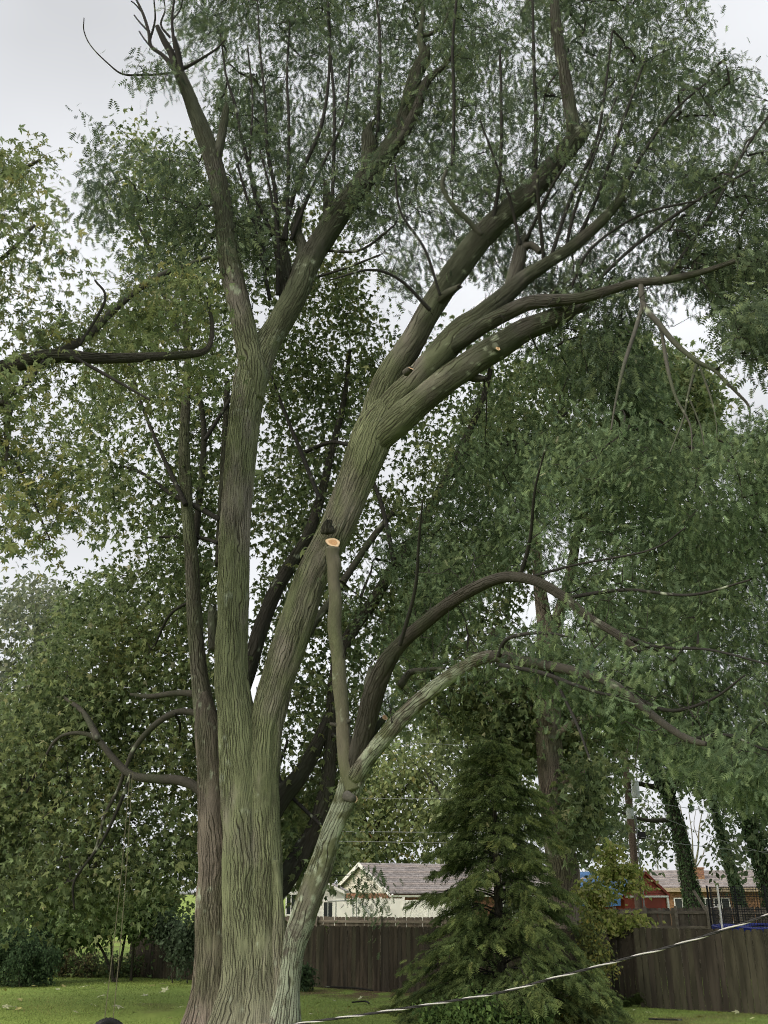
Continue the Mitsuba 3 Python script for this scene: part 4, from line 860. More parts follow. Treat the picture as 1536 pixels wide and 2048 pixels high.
shrub('sapling', 'bright yellow green sapling spreading its sprays right of the conifer', 'sapling', [(gxy(1150, 27), (1195, 1800, 27)), (gxy(1150, 27), (1240, 1750, 27)), (gxy(1150, 27), (1240, 1700, 27.4)), (gxy(1150, 27), (1275, 1840, 26.8))],
      [(1190, 1790, 27, 0.5, 0.5, 0.35), (1230, 1745, 27.2, 0.65, 0.5, 0.16), (1270, 1770, 27, 0.45, 0.4, 0.10), (1232, 1700, 27.4, 0.30, 0.3, 0.16), (1215, 1720, 27.4, 0.25, 0.3, 0.2), (1250, 1845, 26.8, 0.75, 0.4, 0.16), (1200, 1840, 27, 0.5, 0.5, 0.25), (1265, 1735, 27.2, 0.3, 0.3, 0.08)], 300, 14, 0.10, 0.13, 'maple', YG, [4, 3, 3, 1], OVAL, 820, 0.004, 0.025)
# weeds along the far edge of the lawn and the fence foot: ground cover
g = np.random.default_rng(830)
N = 5200
X = g.uniform(-15, 9, N)
Yw = np.where(X < -7.5, 35.0 + g.normal(0, 0.5, N), 30.9 - 0.605 * X - 0.35 + g.normal(0, 0.13, N))
keep = (X < -3.0) | (g.random(N) < 0.15)
X, Yw = X[keep], Yw[keep]
hgt = np.where(X < -7.5, 0.62, np.where(X < -3, 0.38, 0.12)) * (0.5 + meshkit.fbm(np.stack([X, Yw, 0 * X], -1) * 1.5, 2))
P = np.stack([X, Yw, g.random(len(X)) * hgt], -1)
mesh, c = leaves(P, unit(g, len(P)) + [0, 0, 0.5], unit(g, len(P)) + [0, 0, 0.6], g.uniform(0.08, 0.18, len(P)), palette(g, P, [(0.060, 0.095, 0.034), (0.085, 0.120, 0.040), (0.045, 0.072, 0.030)], [3, 2, 2]), OVAL)
put('weeds', mesh, 'leaf', color=c)
labels['weeds'] = {'kind': 'stuff', 'label': 'low green weeds along the far edge of the lawn', 'category': 'weeds'}

# ------------------------------------------------------------------ fences
def picket_mesh(w, h, th=0.018, ear=0.025):
    pg = Polygon([(-w / 2, 0), (w / 2, 0), (w / 2, h - ear), (w / 2 - ear, h), (-w / 2 + ear, h), (-w / 2, h - ear)])
    m = trimesh.creation.extrude_polygon(pg, th, engine='earcut')
    m.apply_transform(np.array([[1, 0, 0, 0], [0, 0, -1, th / 2], [0, 1, 0, 0], [0, 0, 0, 1.0]]))
    return m


def fence(name, label, A, B, h0, h1, pitch=0.142, width=0.134, rail_mat=None, mats=('fence_wood', 'fence_wood_dark', 'fence_wood_green'), rails_front=False, post_every=2.4, seed=0, post_h=0.0, skip=None, rail_z=(0.25, 0.95, 1.5)):
    key = thing(name, label, 'fence')
    A, B = np.array(A, float), np.array(B, float)
    L = np.linalg.norm(B - A)
    d = (B - A) / L
    nrm = np.array([d[1], -d[0]])
    if nrm[1] > 0:
        nrm = -nrm                                   # towards the camera
    ang = math.degrees(math.atan2(d[1], d[0]))
    g = np.random.default_rng(seed)
    variants = [mikit.ply(picket_mesh(width, 1.0, ear=0.022), m) for m in mats]
    n = int(L / pitch)
    for i in range(n):
        s = (i + 0.5) * pitch
        if skip and skip[0] < s < skip[1]:
            continue
        p = A + d * s
        h = h0 + (h1 - h0) * s / L + g.normal(0, 0.006)
        k = numbered(key + '__picket')
        scene[k] = {**variants[g.integers(0, len(variants))], 'to_world': T().translate([p[0], p[1], -0.02]).rotate([0, 0, 1], ang + g.normal(0, 0.8)).rotate([0, 1, 0], g.normal(0, 0.25)).scale([1, 1, h])}
    side = 1 if rails_front else -1
    for z in rail_z:
        m = box(0, L, -0.02, 0.02, z - 0.045, z + 0.045)
        m.apply_transform(trimesh.transformations.rotation_matrix(math.radians(ang), [0, 0, 1]))
        c = A + nrm * side * 0.032
        m.apply_translation([c[0], c[1], 0])
        put('rail', m, rail_mat or mats[0], key)
    for s in np.arange(0.2, L, post_every):
        if skip and skip[0] < s < skip[1]:
            continue
        m = box(-0.045, 0.045, -0.045, 0.045, -0.1, h0 + (h1 - h0) * s / L + post_h)
        m.apply_transform(trimesh.transformations.rotation_matrix(math.radians(ang), [0, 0, 1]))
        c = A + d * s + nrm * side * 0.10
        m.apply_translation([c[0], c[1], 0])
        put('post', m, rail_mat or mats[-1], key)
    return key


NF = lambda x: 29.86 - 0.605 * x
fence('plank_fence', 'dark brown weathered plank fence behind the trunks and the conifer', (-8.6, NF(-8.6)), (5.75, NF(5.75)), 1.66, 1.75, seed=1)
fence('plank_fence', 'greenish dark plank fence at the right edge, mossy near the ground', (6.33, NF(6.33)), (14.5, NF(14.5)), 1.79, 1.84, seed=2, mats=('fence_wood_green', 'fence_wood_dark', 'fence_wood_green'))
fence('fence_gate', 'dark set back gate panel between the two plank fences', (5.45, NF(5.45) + 0.75), (6.75, NF(6.75) + 0.75), 1.72, 1.76, seed=3, mats=('fence_wood_dark', 'fence_wood_dark'), post_every=5)
fence('picket_fence', 'reddish brown neighbour fence with its rails showing above the plank fence', (-5.0, 38.2), (3.8, 36.2), 1.80, 1.80, mats=('grey_wood_b', 'grey_wood'), rails_front=True, seed=4, rail_z=(0.4, 1.62), width=0.141, rail_mat='rail_wood')
nf = fence('picket_fence', 'grey brown neighbour fence with posts and rails showing, behind the right plank fence', (5.0, 36.6), (14.5, 32.6), 2.05, 2.22, mats=('grey_wood', 'grey_wood_b'), rails_front=True, post_every=1.02, seed=5, rail_z=(0.5, 1.52, 1.98), post_h=0.04, width=0.139, rail_mat='rail_wood')
b = box(-0.9, 0.9, -0.02, 0.02, -0.045, 0.045)
b.apply_transform(trimesh.transformations.rotation_matrix(math.radians(62), [0, 1, 0]))
b.apply_transform(trimesh.transformations.rotation_matrix(math.radians(-22.8), [0, 0, 1]))
p = at(1419, 1832, 33.75)[0]
b.apply_translation(p)
put('brace', b, 'rail_wood', nf)


# ------------------------------------------------------------------ houses
def prism(points, thick):
    """A slab: polygon of 3-D points (planar) thickened by the vector thick."""
    p = np.asarray(points, float)
    n = len(p)
    v = np.vstack([p, p + np.asarray(thick, float)])
    f = [[0, i, i + 1] for i in range(1, n - 1)] + [[n, n + i + 1, n + i] for i in range(1, n - 1)]
    for i in range(n):
        j = (i + 1) % n
        f += [[i, j, n + j], [i, n + j, n + i]]
    m = trimesh.Trimesh(v, np.array(f), process=False)
    m.fix_normals()
    return m


def gable_house(name, label, A, B, depth, eave, rise, wall, roof, gable, brick_to=None, trim='white_trim', over=0.35, front=0.3, rake=0.10):
    """A, B: ground corners of the gable end (left, right); the ridge runs back from it over `depth`."""
    key = thing(name, label, 'house')
    A, B = np.array([*A, 0.0]), np.array([*B, 0.0])
    w = np.linalg.norm(B - A)
    e = (B - A) / w
    back = np.array([-e[1], e[0], 0])
    Z = np.array([0, 0, 1.0])
    M = (A + B) / 2
    wt = put('wall', prism([A - Z * 0.1, B - Z * 0.1, B + Z * (brick_to or eave), A + Z * (brick_to or eave)], back * depth), wall, key)
    if brick_to:
        put('upper_wall', prism([A + Z * brick_to, B + Z * brick_to, B + Z * eave, A + Z * eave], back * depth), gable, key)
    put('gable', prism([A + Z * eave, B + Z * eave, M + Z * (eave + rise)], back * depth), gable, key)
    nb = 9
    for k in range(nb):                              # lapped siding boards on the gable end
        z0, z1 = eave + rise * k / nb, eave + rise * (k + 1) / nb - 0.012
        h0 = w / 2 * (1 - k / nb) - 0.04
        h1 = w / 2 * (1 - (z1 - eave) / rise) - 0.02
        if h1 < 0.05:
            continue
        put('siding_board', prism([M - e * h0 + Z * z0 - back * 0.03, M + e * h0 + Z * z0 - back * 0.03, M + e * h1 + Z * z1 - back * 0.008, M - e * h1 + Z * z1 - back * 0.008], back * 0.006), gable, key)
    up = M + Z * (eave + rise)
    for s, C in ((-1, A), (1, B)):
        n = np.cross(back, (up - (C + Z * eave)) * s)
        n /= np.linalg.norm(n)
        n = n if n[2] > 0 else -n
        low = C + Z * eave + (C + Z * eave - up) / np.linalg.norm(C + Z * eave - up) * over
        f0, f1 = -back * front, back * (depth + 0.3)
        r = put('roof', prism([up + f0 + n * 0.03, low + f0 + n * 0.03, low + f1 + n * 0.03, up + f1 + n * 0.03], n * 0.06), roof, key)
        L = np.linalg.norm(low - up)
        rows = max(6, int(L / 0.28))
        for k in range(rows):                        # shingle courses
            a0, a1 = up + (low - up) * k / rows, up + (low - up) * (k + 1.06) / rows
            put('shingle_course', prism([a0 + f0 + n * 0.094, a1 + f0 + n * 0.108, a1 + f1 + n * 0.108, a0 + f1 + n * 0.094], n * 0.008), ('shingle', 'shingle_b', 'shingle_c')[(k * 7 + 3) % 3] if roof == 'shingle' else roof, r)
        put('rake_board', prism([up - back * (front + 0.03) - n * rake, low - back * (front + 0.03) - n * rake, low - back * (front + 0.03) + n * 0.12, up - back * (front + 0.03) + n * 0.12], back * 0.025), trim, key)
        put('gutter', prism([low - back * front - n * 0.02, low - back * front - n * 0.14, low + f1 - n * 0.14, low + f1 - n * 0.02], e * s * 0.10), trim, key)
    return key, e, back


def window(key, C, e, w, h, glass='dark_glass', frame='white_trim', out=None):
    """Window centred at C on a wall running along e; out is the way it faces."""
    Z = np.array([0, 0, 1.0])
    fr = []
    for a, b, c, d in ((-w / 2 - 0.07, w / 2 + 0.07, h / 2, h / 2 + 0.07), (-w / 2 - 0.07, w / 2 + 0.07, -h / 2 - 0.07, -h / 2), (-w / 2 - 0.07, -w / 2, -h / 2, h / 2), (w / 2, w / 2 + 0.07, -h / 2, h / 2), (-0.02, 0.02, -h / 2, h / 2)):
        fr.append(prism([C + e * a + Z * c, C + e * b + Z * c, C + e * b + Z * d, C + e * a + Z * d], out * 0.05))
    win = put('window', join(fr), frame, key)
    put('pane', prism([C - e * w / 2 - Z * h / 2, C + e * w / 2 - Z * h / 2, C + e * w / 2 + Z * h / 2, C - e * w / 2 + Z * h / 2], out * 0.02), glass, win)


# beige gabled house
k, e, back = gable_house('gabled_house', 'beige gabled house with brick lower wall and grey shingle roof, left of the conifer', (-2.95, 64.0), (0.45, 57.2), 15, 2.62, 1.55, 'brick', 'shingle', 'beige_siding', brick_to=2.56)
for s, z in ((1.9, 1.75), (5.6, 1.75)):
    window(k, np.array([-2.95, 64.0, z]) + e * s - back * 0.03, e, 1.1, 0.8, out=-back * 0.6)
Bc = np.array([0.45, 57.2, 0])
put('downspout', trimesh.creation.cylinder(0.05, segment=[Bc + e * 0.45 - back * 0.2 + [0, 0, 2.5], Bc + e * 0.1 - back * 0.08 + [0, 0, 2.05]]), 'white_trim', k)
put('downspout', trimesh.creation.cylinder(0.05, segment=[Bc + e * 0.1 - back * 0.08 + [0, 0, 2.05], Bc + e * 0.1 - back * 0.08 + [0, 0, 0.0]]), 'white_trim', k)
for s in (2.0, 4.6, 8.0):
    window(k, Bc + back * s + e * 0.03 + [0, 0, 1.7], back, 1.2, 0.9, out=e * 0.6)

# white house wall with a sloping roof
wh = thing('white_house', 'white house end with a sloping roof edge, seen between the stems', 'house')
Yw = 51.0
X_ = lambda px, py=1785: at(px, py, Yw)[0][0]
Z_ = lambda py: at(700, py, Yw)[0][2]
wall = [[X_(573), Yw, -0.1], [X_(684), Yw, -0.1], [X_(684), Yw, Z_(1786)], [X_(592), Yw, Z_(1742)], [X_(573), Yw, Z_(1752)]]
put('wall', prism(wall, [0, 5, 0]), 'white_siding', wh)
zz = np.arange(0.15, Z_(1746), 0.17)
for z in zz:                                         # lapped boards
    x1 = X_(684) if z < Z_(1786) else np.interp(z, [Z_(1786), Z_(1742)], [X_(684), X_(592)])
    x0 = X_(573) if z < Z_(1752) else np.interp(z, [Z_(1752), Z_(1742)], [X_(573), X_(592)])
    put('siding_board', prism([[x0, Yw - 0.02, z], [x1, Yw - 0.02, z], [x1, Yw - 0.006, z + 0.155], [x0, Yw - 0.006, z + 0.155]], [0, 0.004, 0]), 'white_siding', wh)
r = put('roof', prism([[X_(592), Yw - 0.5, Z_(1738)], [X_(692), Yw - 0.5, Z_(1786)], [X_(692), Yw + 5.3, Z_(1786)], [X_(592), Yw + 5.3, Z_(1738)]], [0, 0, 0.10]), 'shingle', wh)
put('roof', prism([[X_(592), Yw - 0.5, Z_(1738)], [X_(560), Yw - 0.5, Z_(1754)], [X_(560), Yw + 5.3, Z_(1754)], [X_(592), Yw + 5.3, Z_(1738)]], [0, 0, 0.10]), 'shingle', wh)
put('rake_board', prism([[X_(592), Yw - 0.53, Z_(1741)], [X_(692), Yw - 0.53, Z_(1789)], [X_(692), Yw - 0.53, Z_(1783)], [X_(592), Yw - 0.53, Z_(1735)]], [0, 0.025, 0]), 'white_trim', wh)
window(wh, np.array([X_(583), Yw - 0.05, 2.05]), np.array([1.0, 0, 0]), 0.42, 0.9, out=np.array([0, -0.6, 0]))
window(wh, np.array([X_(605), Yw - 0.05, 2.2]), np.array([1.0, 0, 0]), 0.4, 0.5, out=np.array([0, -0.6, 0]))
window(wh, np.array([X_(657), Yw - 0.05, 1.8]), np.array([1.0, 0, 0]), 0.42, 0.7, out=np.array([0, -0.6, 0]))
put('foundation_wall', box(X_(648), X_(672), Yw - 0.08, Yw - 0.012, -0.1, 1.15), 'brick', wh)

# white board fence and the play frame before the houses
vf = thing('white_fence', 'bright white panel fence below the beige gable', 'fence')
Yv = 47.0
xs_ = np.linspace(at(668, 1810, Yv)[0][0], at(900, 1810, Yv)[0][0], 6)
for i in range(5):
    put('panel', box(xs_[i] + 0.06, xs_[i + 1] - 0.06, Yv, Yv + 0.04, 0.05, at(700, 1797 + (i > 2) * 3, Yv)[0][2]), 'white_trim', vf)
for x in xs_:
    put('post', box(x - 0.06, x + 0.06, Yv - 0.03, Yv + 0.07, -0.05, at(700, 1796, Yv)[0][2] + 0.05), 'white_trim', vf)
sw = thing('swing_set', 'grey pipe play frame with a ladder and slide before the white fence', 'swing set')
Ys = 43.0
q = lambda px, py, dy=0.0: at(px, py, Ys + dy)[0]
cyl = lambda a, b, r=0.025: trimesh.creation.cylinder(r, segment=[a, b], sections=8)
foot = lambda px, dy=0.0: np.array([*q(px, 1820, dy)[:2], 0])
put('crossbar', cyl(q(655, 1803), q(712, 1800)), 'wire_metal', sw)
for px in (656, 672):
    put('leg', cyl(q(px, 1803), foot(px)), 'wire_metal', sw)
for px in (706, 713):
    put('ladder_rail', cyl(q(px, 1792), foot(px)), 'wire_metal', sw)
for z in np.arange(0.3, 2.3, 0.27):
    put('rung', cyl(np.array([q(706, 1820)[0], Ys, z]), np.array([q(713, 1820)[0], Ys, z]), 0.015), 'wire_metal', sw)
a, bb = q(716, 1805), q(748, 1842)
put('slide', prism([a, bb, bb + [0, 0.45, 0], a + [0, 0.45, 0]], [0.02, 0, 0.05]), 'wire_metal', sw)
for dy in (0.0, 0.45):
    put('slide_rail', prism([a + [0, dy, 0.05], bb + [0, dy, 0.05], bb + [0, dy, 0.16], a + [0, dy, 0.16]], [0, 0.03, 0]), 'grey_metal', sw)

# red shed with the blue tarpaulin on its roof
k, e, back = gable_house('red_shed', 'red board shed with a gable end, right of the utility pole', (11.34, 48.0), (14.05, 50.4), 3.6, 2.46, 1.0, 'red_board', 'shingle', 'red_board', trim='red_board', over=0.12, front=0.06, rake=0.02)
put('eave_board', prism([np.array([11.36, 47.96, 2.38]), np.array([14.07, 50.36, 2.38]), np.array([14.07, 50.36, 2.46]), np.array([11.36, 47.96, 2.46])], -back * 0.05), 'white_trim', k)
put('corner_board', prism([np.array([13.95, 50.28, 0]), np.array([14.08, 50.43, 0]), np.array([14.08, 50.43, 2.36]), np.array([13.95, 50.28, 2.36])], -back * 0.06), 'white_trim', k)
A2, B2 = np.array([11.34, 48.0, 0]), np.array([14.05, 50.4, 0])
M2 = (A2 + B2) / 2 + [0, 0, 3.46]
low = A2 + [0, 0, 2.46] + (A2 + [0, 0, 2.46] - M2) * 0.22
u, v = np.meshgrid(np.linspace(0, 1, 26), np.linspace(-0.02, 1.02, 34), indexing='ij')
S = M2 + (low - M2) * np.minimum(u, 0.8)[..., None] / 0.8 * 1.0 + back * (v * 3.9 - 0.1)[..., None]
S[..., 2] -= np.clip(u - 0.8, 0, 1) * 2.6 * (0.7 + 0.5 * meshkit.noise(np.stack([v * 5, 0 * v, 0 * v], -1)))
S += (np.array([-0.35, 0.2, 0.6]) * (0.15 + 0.14 * meshkit.fbm(S * 2.2, 3)[..., None]))
one('tarpaulin', 'crumpled blue tarpaulin spread over the shed roof and hanging past its eave', 'tarp', (S.reshape(-1, 3), tri(quads(26, 34, wrap=False))), 'blue_tarp', smooth=True)
# brick house with the long grey roof
bh = thing('brick_house', 'long low brick house with a grey roof and an orange chimney, behind the ivy trunks', 'house')
Yb = 63.0
xb = lambda px: at(px, 1780, Yb)[0][0]
zb = lambda py, Y=Yb: at(1400, py, Y)[0][2]
x0, x1, ez = xb(1318), xb(1640), zb(1779)
rz = zb(1744, Yb + 4)
put('wall', box(x0 + 0.4, x1 - 0.4, Yb + 0.5, Yb + 7.5, -0.1, ez - 0.02), 'brick_pale', bh)
rf = put('roof', prism([[x0, Yb, ez], [x1, Yb, ez], [x1 - 0.3, Yb + 4, rz], [x0 + 0.2, Yb + 4, rz]], [0, 0, 0.08]), 'shingle_b', bh)
for kk in range(13):
    a0, a1 = kk / 13, (kk + 1.05) / 13
    put('shingle_course', prism([[x0 - 0.02, Yb + 4 * a0, ez + (rz - ez) * a0 + 0.115], [x1 + 0.02, Yb + 4 * a0, ez + (rz - ez) * a0 + 0.115], [x1, Yb + 4 * a1, ez + (rz - ez) * a1 + 0.095], [x0, Yb + 4 * a1, ez + (rz - ez) * a1 + 0.095]], [0, 0, 0.012]), ('shingle_b', 'shingle', 'shingle_b', 'shingle_c')[kk % 4], rf)
put('roof', prism([[x0, Yb + 8, ez], [x1, Yb + 8, ez], [x1 - 0.3, Yb + 4.002, rz], [x0 + 0.2, Yb + 4.002, rz]], [0, 0, 0.08]), 'shingle_b', bh)
put('gable', prism([[x0 + 0.4, Yb + 0.5, ez - 0.02], [x0 + 0.4, Yb + 7.5, ez - 0.02], [x0 + 0.4, Yb + 4, rz - 0.1]], [0.1, 0, 0]), 'brick_pale', bh)
put('fascia', box(x0, x1, Yb - 0.03, Yb - 0.004, ez - 0.14, ez + 0.10), 'tan_wood', bh)
for px, w in ((1366, 0.9), (1412, 0.7), (1445, 0.9)):
    window(bh, np.array([xb(px), Yb + 0.44, 1.75]), np.array([1.0, 0, 0]), w, 0.95, out=np.array([0, -0.6, 0]))
put('door', box(xb(1352), xb(1360), Yb + 0.44, Yb + 0.48, 0, 2.1), 'white_trim', bh)
cx, cz0, cz1 = xb(1419), 2.5, zb(1737, Yb + 2)
cn = []
ch = put('chimney', box(cx - 0.30, cx + 0.30, Yb + 1.7, Yb + 2.3, cz0, cz1 - 0.02), 'mortar', bh)
g = np.random.default_rng(5)
nrow = int((cz1 - cz0 - 0.9) / 0.125)
bricks = []
for r_ in range(nrow):
    z = cz0 + 0.9 + r_ * 0.125
    for j in range(3):
        o = -0.33 + j * 0.22 + (0.0 if r_ % 2 else 0.0)
        m = box(cx + o + 0.006, cx + o + 0.214, Yb + 1.685, Yb + 1.72, z + 0.006, z + 0.119)
        put('brick', m, ('brick_pale', 'brick')[int(g.random() < 0.25)], ch)
put('cap', box(cx - 0.37, cx + 0.37, Yb + 1.63, Yb + 2.37, cz1 - 0.02, cz1 + 0.07), 'brick_pale', ch)
# porch rail and a small low white building edge before it
pr = thing('porch_rail', 'white slatted porch rail before the brick house, right of the big ivy trunk', 'railing')
Yp = 56.0
for z, xA, xB in ((0.95, 1408, 1462), (1.35, 1410, 1460), (1.75, 1408, 1440)):
    put('slat', cyl(np.array([at(xA, 1800, Yp)[0][0], Yp, z]), np.array([at(xB, 1800, Yp)[0][0], Yp, z + 0.12]), 0.05), 'white_trim', pr)
for px in (1410, 1436, 1460):
    put('post', cyl(np.array([at(px, 1800, Yp)[0][0], Yp + 0.1, 0]), np.array([at(px, 1800, Yp)[0][0], Yp + 0.1, 2.0]), 0.05), 'white_trim', pr)
lh = thing('low_building', 'pale flat roofed building far behind the sapling and left of the tarp', 'building')
Yl = 95.0
put('wall', box(at(1140, 1785, Yl)[0][0], at(1230, 1785, Yl)[0][0], Yl, Yl + 8, 0, 2.7), 'foundation', lh)
put('roof', box(at(1132, 1785, Yl)[0][0], at(1236, 1785, Yl)[0][0], Yl - 0.4, Yl + 8.4, 2.71, at(1200, 1772, Yl)[0][2]), 'shingle', lh)
put('fascia', box(at(1132, 1785, Yl)[0][0], at(1236, 1785, Yl)[0][0], Yl - 0.45, Yl - 0.41, 2.6, 2.95), 'white_trim', lh)

# ------------------------------------------------------------------ trampoline with its net
tr = thing('trampoline', 'netted trampoline with a blue pad rising behind the right plank fence', 'trampoline')
c = at(1560, 1850, 30.0)[0]
c[2] = 1.66
R = 1.85
th = np.linspace(0, 2 * np.pi, 49)
prof = np.array([[R - 0.28, 0.0], [R - 0.26, 0.05], [R, 0.06], [R + 0.07, 0.02], [R + 0.05, -0.07], [R, -0.05]])
V = np.stack([np.stack([c[0] + p[0] * np.cos(th[:-1]), c[1] + p[0] * np.sin(th[:-1]), c[2] + p[1] + 0.012 * np.sin(th[:-1] * 9) + 0 * th[:-1]], -1) for p in prof])
put('pad', (V.reshape(-1, 3), tri(quads(6, 48))), 'blue_pad', tr, smooth=40)
put('bed', trimesh.creation.cylinder(R - 0.2, 0.02, transform=trimesh.transformations.translation_matrix([c[0], c[1], c[2] - 0.03])), 'black_net', tr)
for i, a_ in enumerate(np.arange(8) * np.pi / 4 + math.radians(196)):
    x, y = c[0] + (R + 0.10) * math.cos(a_), c[1] + (R + 0.10) * math.sin(a_)
    put('leg', cyl([x, y, 0], [x, y, c[2] - 0.08], 0.03), 'grey_metal', tr)
    put('pole', cyl([x, y, c[2] - 0.08], [x, y, 2.80], 0.03), 'white_trim' if i == 0 else 'black_net', tr)
net = []
for k_ in range(150):                                # meshes of the net
    a_ = k_ * 2 * np.pi / 150
    x, y = c[0] + R * math.cos(a_), c[1] + R * math.sin(a_)
    net.append(trimesh.creation.cylinder(0.007, segment=[[x, y, c[2]], [x, y, 2.75]], sections=3, cap=False))
for z in np.linspace(c[2] + 0.05, 2.75, 17):
    P_ = np.column_stack([c[0] + R * np.cos(th), c[1] + R * np.sin(th), np.full(49, z)])
    for i in range(48):
        net.append(trimesh.creation.cylinder(0.007, segment=[P_[i], P_[i + 1]], sections=3, cap=False))
put('net', join(net), 'black_net', tr, kind='stuff')


# ------------------------------------------------------------------ utility pole, far poles, wires
def tube(P, r, sides=6):
    P = np.asarray(P, float)
    t, a, b_ = frames(P)
    an = np.arange(sides) * 2 * np.pi / sides
    V = P[:, None] + r * (np.cos(an)[None, :, None] * a[:, None] + np.sin(an)[None, :, None] * b_[:, None])
    return V.reshape(-1, 3), tri(quads(len(P), sides))


Yu = 40.0
up_ = thing('utility_pole', 'brown wooden utility pole carrying a grey transformer can', 'utility pole')
ux = at(1278, 1820, Yu)[0][0]
put('pole', trimesh.creation.cylinder(0.145, segment=[[ux, Yu, -0.2], [ux, Yu, 8.6]], sections=20), 'pole_wood', up_)
tz = at(1266, 1597, Yu)[0][2]
tx = at(1267, 1585, Yu)[0][0] + 0.03
prof = np.array([[0, 0], [0.17, 0], [0.185, 0.03], [0.185, 0.72], [0.20, 0.73], [0.20, 0.77], [0.10, 0.84], [0, 0.85]]) * 0.84
can = trimesh.creation.revolve(prof, sections=24)
can.apply_translation([tx, Yu - 0.25, tz])
can = put('transformer', can, 'grey_metal', up_, smooth=35)
for dx in (-0.08, 0.08):
    put('bushing', trimesh.creation.cylinder(0.03, segment=[[tx + dx, Yu - 0.25, tz + 0.69], [tx + dx, Yu - 0.25, tz + 0.88]], sections=8), 'foundation', can)
put('bracket', box(min(tx, ux), max(tx, ux), Yu - 0.22, Yu - 0.15, tz + 0.3, tz + 0.36), 'wire_metal', up_)
sz = at(1262, 1638, Yu)[0][2]
put('sleeve', trimesh.creation.cylinder(0.158, segment=[[ux, Yu, sz], [ux, Yu, sz + 0.46]], sections=20), 'grey_metal', up_)
put('conduit', cyl([ux + 0.20, Yu - 0.05, 0], [ux + 0.20, Yu - 0.05, sz + 0.2], 0.03), 'wire_metal', up_)
put('meter_box', box(ux + 0.24, ux + 0.50, Yu - 0.2, Yu + 0.05, at(1280, 1678, Yu)[0][2], at(1280, 1664, Yu)[0][2]), 'black_rubber', up_)
for px, y1, Yd, lab in ((1167, 1690, 130, 'thin far pole seen right of the big bare grey trunk'), (1313, 1708, 120, 'thin far pole above the red shed'), (1351, 1712, 105, 'dark far pole left of the big ivy trunk'), (1246, 1715, 140, 'faint far pole left of the utility pole')):
    kq = thing('far_pole', lab, 'pole')
    top_ = at(px, y1, Yd)[0]
    put('shaft', trimesh.creation.cylinder(0.09, segment=[[top_[0], Yd, 0], [top_[0], Yd, top_[2]]], sections=8), 'wire_metal', kq)
    put('crossarm', box(top_[0] - 0.6, top_[0] + 0.6, Yd - 0.05, Yd + 0.05, top_[2] - 0.35, top_[2] - 0.27), 'wire_metal', kq)


def wire(label, pts, Y, sag=0.0, r=0.014):
    p = np.asarray(pts, float)
    P, _ = at(p[:, 0], p[:, 1], np.linspace(Y[0], Y[1], len(p)))
    P = spline(np.column_stack([P, np.full(len(P), r)]), 1.5)[:, :3]
    one('overhead_wire', label, 'wire', tube(P, r * 0.85, 4), 'wire_metal')


wire('upper wire running behind the conifer top to the utility pole', [(500, 1478), (900, 1489), (1080, 1504), (1253, 1560)], (39, 40))
wire('wire crossing behind the conifer at the height of its upper third', [(400, 1594), (790, 1597), (1080, 1602), (1260, 1612)], (38, 40))
wire('pale wire above the gabled roof, upper of a close pair', [(400, 1660), (760, 1664), (1010, 1668), (1268, 1690)], (38, 40), r=0.014)
wire('pale wire above the gabled roof, lower of a close pair', [(400, 1681), (760, 1684), (1000, 1690), (1270, 1710)], (38, 40), r=0.014)
wire('slanting service wire rising to the pole from the left', [(1020, 1740), (1145, 1663), (1210, 1628), (1258, 1598)], (33, 40))
wire('uppermost wire running right from the utility pole', [(1256, 1590), (1305, 1605), (1423, 1624), (1600, 1650)], (40, 37))
wire('middle wire sloping right behind the leaning ivy trunk', [(1260, 1600), (1333, 1638), (1430, 1677), (1600, 1725)], (40, 37))
wire('lowest wire running right behind the ivy trunks', [(1268, 1672), (1346, 1686), (1450, 1698), (1600, 1708)], (40, 37))

# the twisted service cable close to the camera
cable = thing('service_cable', 'black and silver twisted service cable slanting across the foreground', 'cable')
p = np.array([(420, 2082), (590, 2049), (760, 2024.5), (985, 1988), (1097, 1959), (1242, 1920), (1359, 1888), (1449, 1859), (1536, 1830), (1700, 1770)], float)
P, _ = at(p[:, 0], p[:, 1], np.linspace(7.6, 6.6, len(p)))
S = spline(np.column_stack([P, np.full(len(P), 0.01)]), 0.012)[:, :3]
t_, a_, b_ = frames(S)
s_ = np.concatenate([[0], np.cumsum(np.linalg.norm(np.diff(S, axis=0), axis=1))])
for k_, (mat, nm, lab) in enumerate((('aluminium', 'bare_strand', 'bare silver strand'), ('black_rubber', 'insulated_strand', None), ('black_rubber', 'insulated_strand', None))):
    ph = s_ * 2 * np.pi / 0.30 + k_ * 2 * np.pi / 3
    put(nm, tube(S + 0.0048 * (np.cos(ph)[:, None] * a_ + np.sin(ph)[:, None] * b_), 0.0052, 7), mat, cable, smooth=True, label=lab)

# ------------------------------------------------------------------ tyre swing, log, fallen leaves and twigs
ts = thing('tyre_swing', 'black tyre swing hanging on two long ropes from a maple branch at the left', 'swing')
Yt = 18.6
tc = at(218, 2036, Yt)[0]
tc[2] -= 0.335
prof = np.array([[0.19, -0.07], [0.20, -0.085], [0.27, -0.105], [0.315, -0.095], [0.335, -0.07], [0.34, 0], [0.335, 0.07], [0.315, 0.095], [0.27, 0.105], [0.20, 0.085], [0.19, 0.07], [0.205, 0.065], [0.26, 0.085], [0.305, 0.075], [0.322, 0.0], [0.305, -0.075], [0.26, -0.085], [0.205, -0.065], [0.19, -0.07]])
ty = trimesh.creation.revolve(prof, sections=72)
v = np.array(ty.vertices)
ang = np.arctan2(v[:, 1], v[:, 0])
rad = np.hypot(v[:, 0], v[:, 1])
rad = np.where(rad > 0.32, rad + 0.006 * np.sign(np.sin(ang * 36 + np.sign(v[:, 2]) * 1.5)), rad)
